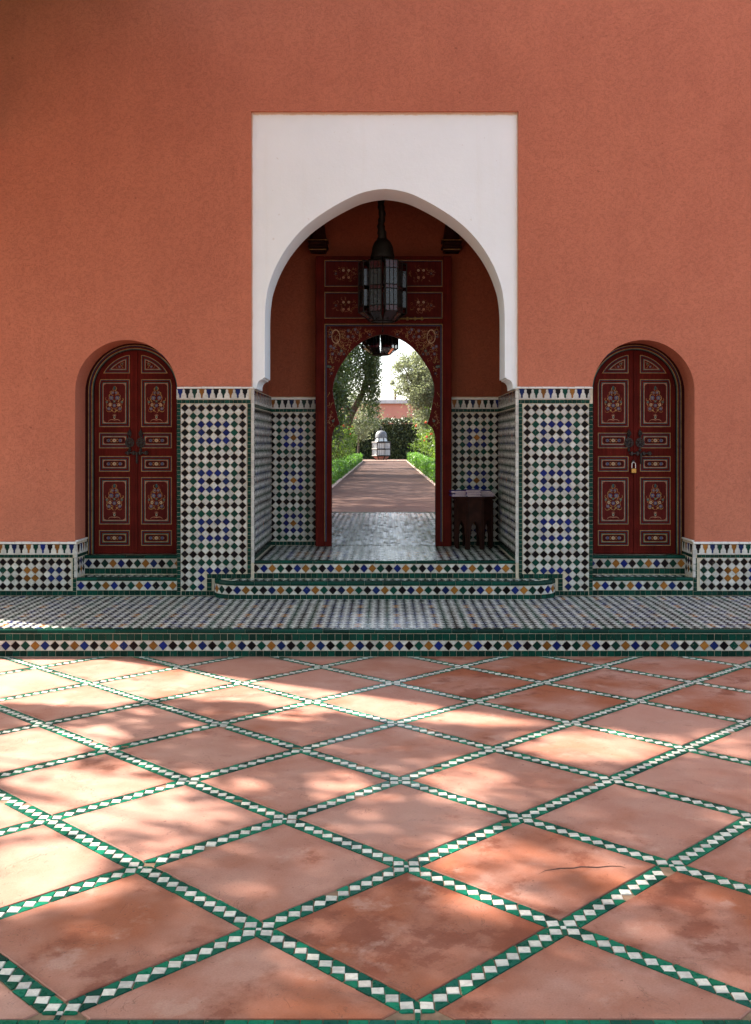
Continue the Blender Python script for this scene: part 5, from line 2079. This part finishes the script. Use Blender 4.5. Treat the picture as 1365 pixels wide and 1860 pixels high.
# flowering shrubs behind the box edging
spec = [(-2.3, 24.5, 1.1, 0.5, 'low leafy shrub with orange flowers nearest the passage on the left'),
        (-2.3, 31, 1.75, 0.8, 'mid green flowering shrub halfway along the left bed'),
        (-2.15, 41, 2.1, 0.85, 'tall spreading shrub with a few orange blooms under the weeping tree'),
        (-2.4, 53, 2.3, 1.0, 'far leafy shrub at the end of the left bed'),
        (2.45, 25.5, 1.2, 0.55, 'low shrub with narrow leaves nearest the passage on the right'),
        (2.35, 32, 2.0, 0.8, 'bright leafy shrub dotted with orange flowers on the right'),
        (2.3, 40, 2.4, 0.85, 'tall bright shrub under the olive tree on the right'),
        (2.45, 51, 2.9, 1.1, 'far rounded shrub at the end of the right bed')]
for k, (x, y, h, r, lab) in enumerate(spec):
    t = thing('flowering_shrub', lab, 'shrub', (x, y, GZ), 'flowering shrubs along the garden path')
    b = MB()
    g = random.Random(k)
    for _ in range(6):
        b.tube([(x + g.uniform(-0.1, 0.1), y, GZ), (x + g.uniform(-r, r) * 0.6, y + g.uniform(-r, r) * 0.6, GZ + h * 0.7)], [0.025, 0.01], 5)
    b.build('stem', 'bark', t)
    leaf_cloud('foliage', clumps((x, y, GZ + h * 0.55), (r, r * 1.3, h * 0.5), 60, 9000, 60 + k, 0.26, 0.2), 0.085, 'leaf_shrub', t, 70 + k, asp=0.35)
    b = MB()
    for _ in range(9):
        a = g.uniform(0, 2 * PI)
        ph = g.uniform(-0.2, 0.9)
        bm = bmesh.new()
        bmesh.ops.create_icosphere(bm, subdivisions=1, radius=g.uniform(0.035, 0.06), matrix=Matrix.Translation((x + r * math.cos(a) * math.cos(ph), y - r * abs(math.sin(a)) * math.cos(ph) * 1.2, GZ + h * 0.55 + h * 0.5 * math.sin(ph))))
        b.add_bm(bm)
    b.build('blossoms', 'petal', t)


# the big lantern standing at the end of the path
def garden_lantern():
    x0, y0, z0 = -0.23, 66.0, 0.50
    t = thing('garden_lantern', 'huge domed glass and metal lantern standing at the end of the garden path', 'lantern', (x0, y0, z0))
    n = 8
    C0 = Vector((x0, y0, 0))

    def rng_(r, z, ph=PI / 8):
        return [C0 + Vector((r * math.cos(2 * PI * k / n + ph), r * math.sin(2 * PI * k / n + ph), z)) for k in range(n)]
    lv = [(0.34, 0.50), (0.62, 0.78), (0.62, 1.20), (0.62, 1.62), (0.45, 1.66), (0.36, 1.93)]
    rings = [rng_(r, z) for r, z in lv]
    f = MB()
    for i, rg in enumerate(rings):
        for k in range(n):
            f.tube([rg[k], rg[(k + 1) % n]], 0.045 if i in (1, 2, 3) else 0.03, 5)
            if i < len(rings) - 1:
                f.tube([rg[k], rings[i + 1][k]], 0.032, 5)
                if i in (1, 2):
                    for q in (0.25, 0.5, 0.75):
                        f.tube([rg[k].lerp(rg[(k + 1) % n], q), rings[i + 1][k].lerp(rings[i + 1][(k + 1) % n], q)], 0.016, 4)
    f.build('lantern_frame', 'iron', t)
    for i in range(5):
        for k in range(n):
            g = MB()
            a, b2, c, d = rings[i][k], rings[i][(k + 1) % n], rings[i + 1][(k + 1) % n], rings[i + 1][k]
            q = [v.lerp((a + b2 + c + d) / 4, 0.02) for v in (a, b2, c, d)]
            nrm = (b2 - a).cross(d - a).normalized()
            g.idx(q + [v - nrm * 0.01 for v in q], [(0, 1, 2, 3), (4, 5, 6, 7), (0, 1, 5, 4), (1, 2, 6, 5), (2, 3, 7, 6), (3, 0, 4, 7)])
            g.build('glass_pane', 'mirror_glass' if i else 'pink_wall', t)
    d = MB()
    d.lathe([(0.39, 1.92), (0.385, 1.96), (0.36, 2.12), (0.30, 2.25), (0.19, 2.33), (0.06, 2.37), (0.0, 2.375)], (x0, y0, 0), 16)
    d.build('dome', 'zinc', t, smooth=True)
    d = MB()
    d.tube([(x0, y0, 2.38), (x0, y0, 2.62)], 0.02, 6)
    d.tube([(x0 - 0.05, y0, 2.56), (x0 + 0.05, y0, 2.56)], 0.012, 6)
    d.build('finial', 'zinc', t)
    d = MB()
    d.lathe([(0.36, 0.50), (0.36, 0.505), (0.0, 0.505)], (x0, y0, 0), 8, 0, PI / 8)
    d.build('base_plate', 'iron', t)


garden_lantern()

# pink house beyond the hedge
t = thing('pink_house', 'pale pink garden house with a flat grey roof edge behind the tall hedge', 'house', (0, 100, GZ))
b = MB()
b.box(-14, 14, 98, 108, GZ - 0.3, 5.25)
b.build('wall', 'pink_wall', t)
b = MB()
b.bbox(-14.3, 14.3, 97.7, 108.3, 5.2505, 5.62, 0.03)
b.build('roof', 'roof_grey', t)

# ------------------------------------------------------------------ trees outside the frame whose shade falls on the court and the path
def sun_from(p, h):
    L = (h - p[2]) / math.tan(SUN_EL)
    return (p[0] - SUN_H.x * L, p[1] - SUN_H.y * L, h)


def fl(px, py):
    y = 3040.0 / (py - 804.0)
    return ((px - 699.5) * y / 1900.0, y)


# openings in the crown, given by where their light lands on the paving: (x, y, rx, ry, how open)
GAPS = []
for (ax, ay, bx, by, op) in (
        (-60, 1315, 190, 1405, 1.0), (-60, 1385, 340, 1525, 1.0), (-60, 1510, 215, 1660, 1.0), (130, 1440, 430, 1580, 0.85), (190, 1278, 310, 1305, 0.7),
        (470, 1285, 590, 1312, 0.8), (400, 1405, 490, 1445, 0.8), (550, 1400, 660, 1440, 0.85), (945, 1330, 1215, 1385, 1.0), (760, 1370, 930, 1480, 0.75),
        (570, 1440, 880, 1550, 0.35), (770, 1510, 1010, 1650, 0.9), (980, 1530, 1180, 1640, 0.55), (820, 1640, 1000, 1760, 0.4), (1230, 1325, 1365, 1375, 0.5), (300, 1500, 470, 1580, 0.4), (900, 1560, 960, 1620, 0.6), (470, 1790, 640, 1840, 0.35), (900, 1700, 990, 1760, 0.4)):
    (xa, ya), (xb, yb) = fl((ax + bx) / 2 - (bx - ax) / 2, (ay + by) / 2), fl((ax + bx) / 2 + (bx - ax) / 2, (ay + by) / 2)
    y0, y1 = fl(0, by)[1], fl(0, ay)[1]
    GAPS.append(((xa + xb) / 2, (y0 + y1) / 2, abs(xb - xa) / 2, (y1 - y0) / 2, op))
BAND = [fl(*q) for q in ((-260, 1190), (330, 1197), (560, 1238), (830, 1290), (1010, 1316), (900, 1322), (700, 1308), (430, 1275), (300, 1268), (180, 1285), (0, 1278), (-260, 1300))]


def in_poly(x, y, poly):
    c = False
    for i in range(len(poly)):
        (x0, y0), (x1, y1) = poly[i], poly[i - 1]
        if (y0 > y) != (y1 > y) and x < (x1 - x0) * (y - y0) / (y1 - y0) + x0:
            c = not c
    return c


def openness(x, y):
    if in_poly(x, y, BAND):
        return 1.0
    o = 0.07 if y > 4.9 else 0.15
    for gx, gy, rx, ry, op in GAPS:
        d = ((x - gx) / (rx * 1.18)) ** 2 + ((y - gy) / (ry * 1.18)) ** 2
        o = max(o, op * (1 / (1 + d ** 3.5)) if d < 4 else 0)
    return o


t = thing('shade_tree', 'broad leafy tree left of the frame dappling the courtyard floor', 'tree', (-7.6, 8.0, -0.05))
g = random.Random(77)
pts = []
for _ in range(80000):
    x, y = g.uniform(-5.5, 3.4), g.uniform(2.0, 7.6)
    if g.random() < openness(x, y):
        continue
    h = g.uniform(4.3, max(4.4, min(8.2, (7.9 - y) * 1.93))) if x < 0.2 else g.uniform(4.8, 8.2)
    q = sun_from((x, y, 0), h)
    u, v = 699.5 + q[0] * 1900 / q[1], 804 - (q[2] - 1.6) * 1900 / q[1]
    if u > -40 and v > -40:
        continue
    if q[0] > XL - 0.1 and q[1] > YW - 0.1:
        continue
    pts.append(q)
pts = pts[:38000]
leaf_cloud('crown', pts, 0.12, 'leaf_shrub', t, 90, asp=0.7)
limbs = []
for k in range(6):
    q = pts[(k * 997) % len(pts)]
    limbs.append(((-7.6, 8.0, 3.6 + 0.15 * k), tuple(q), 0.022))
trunk(t, [(-7.6, 8.0, -0.06), (-7.5, 8.0, 2.0), (-7.6, 8.0, 4.0), (-7.4, 8.1, 6.6)], [0.24, 0.2, 0.16, 0.05], limbs, 6)

# unseen trees added behind and beside the viewer to cut bounce off the court
for k, (cx0, cx1, lab) in enumerate(((-10.0, -3.0, 'unseen leafy tree added to shade the near left of the court'), (-3.0, 4.0, 'unseen leafy tree added to shade the near middle of the court'), (4.0, 11.0, 'unseen leafy tree added to shade the near right of the court'))):
    tx0, ty0 = (cx0 + cx1) / 2 - 6.5, -0.5
    t = thing('shade_tree', lab, 'tree', (tx0, ty0, -0.05))
    pts = []
    while len(pts) < 9000:
        x, y = g.uniform(cx0, cx1), g.uniform(-9.5, 1.9)
        ph = math.sin(x * 2.1 + k) * math.sin(y * 1.7 + 2 * k) + 0.5 * math.sin(x * 5.3 + y * 4.1)
        if ph > 0.75 and g.random() < 0.85:
            continue
        q = sun_from((x, y, 0), g.uniform(5.2, 8.6))
        if q[1] > 0.3:
            u, v = 699.5 + q[0] * 1900 / q[1], 804 - (q[2] - 1.6) * 1900 / q[1]
            if u > -60 and v > -60:
                continue
        pts.append(q)
    leaf_cloud('crown', pts, 0.24, 'leaf_shrub', t, 200 + k, asp=0.6)
    limbs = [((tx0, ty0, 3.0 + 0.2 * q), pts[(q * 811) % len(pts)], 0.06) for q in range(9)]
    trunk(t, [(tx0, ty0, -0.06), (tx0 + 0.1, ty0, 2.0), (tx0, ty0, 4.6), (tx0, ty0 + 0.2, 6.8)], [0.24, 0.2, 0.15, 0.05], limbs, 40 + k)

t = thing('shade_tree', 'tree outside the view left of the passage exit shading the near path', 'tree', (-6.5, 22, GZ))
trunk(t, [(-6.5, 22, GZ), (-6.4, 22, 3), (-6.2, 22, 6)], [0.25, 0.2, 0.08], [((-6.4, 22, 3), (-5, 21, 5.5), 0.08), ((-6.4, 22, 3.2), (-7.5, 23, 5.5), 0.08)], 8)
near = np.array([sun_from((g.uniform(-1.6, 1.6), g.uniform(14.6, 16.75), 0.5), g.uniform(4.2, 7.0)) for _ in range(3600)])
leaf_cloud('crown', np.concatenate([clumps((-6.2, 22.5, 6.0), (3.0, 4.5, 2.4), 70, 8000, 91, 0.8), near]), 0.2, 'leaf_dark', t, 92)
t = thing('shade_tree', 'tree outside the view left of the garden beds shading the middle path', 'tree', (-8.5, 34, GZ))
trunk(t, [(-8.5, 34, GZ), (-8.4, 34, 3), (-8.2, 34, 7)], [0.28, 0.2, 0.08], [((-8.4, 34, 3), (-7, 33, 6.0), 0.08)], 9)
mid = []
while len(mid) < 12000:
    x, y = g.uniform(-1.7, 1.7), g.uniform(18.5, 58)
    gap = 0.5 + 0.5 * math.sin(y * 1.9 + 0.5 * math.sin(x * 3) + 0.3 * y)
    if (y < 21 and gap > 0.35) or (21 <= y < 42 and gap > 0.97) or (y >= 42 and gap > 0.72):
        continue
    mid.append(sun_from((x, y, 0.5), g.uniform(5.0, 7.5)))
leaf_cloud('crown', np.concatenate([clumps((-7.8, 33.5, 7.0), (3.2, 7.5, 2.6), 110, 9000, 93, 0.9), np.array(mid)]), 0.22, 'leaf_dark', t, 94)
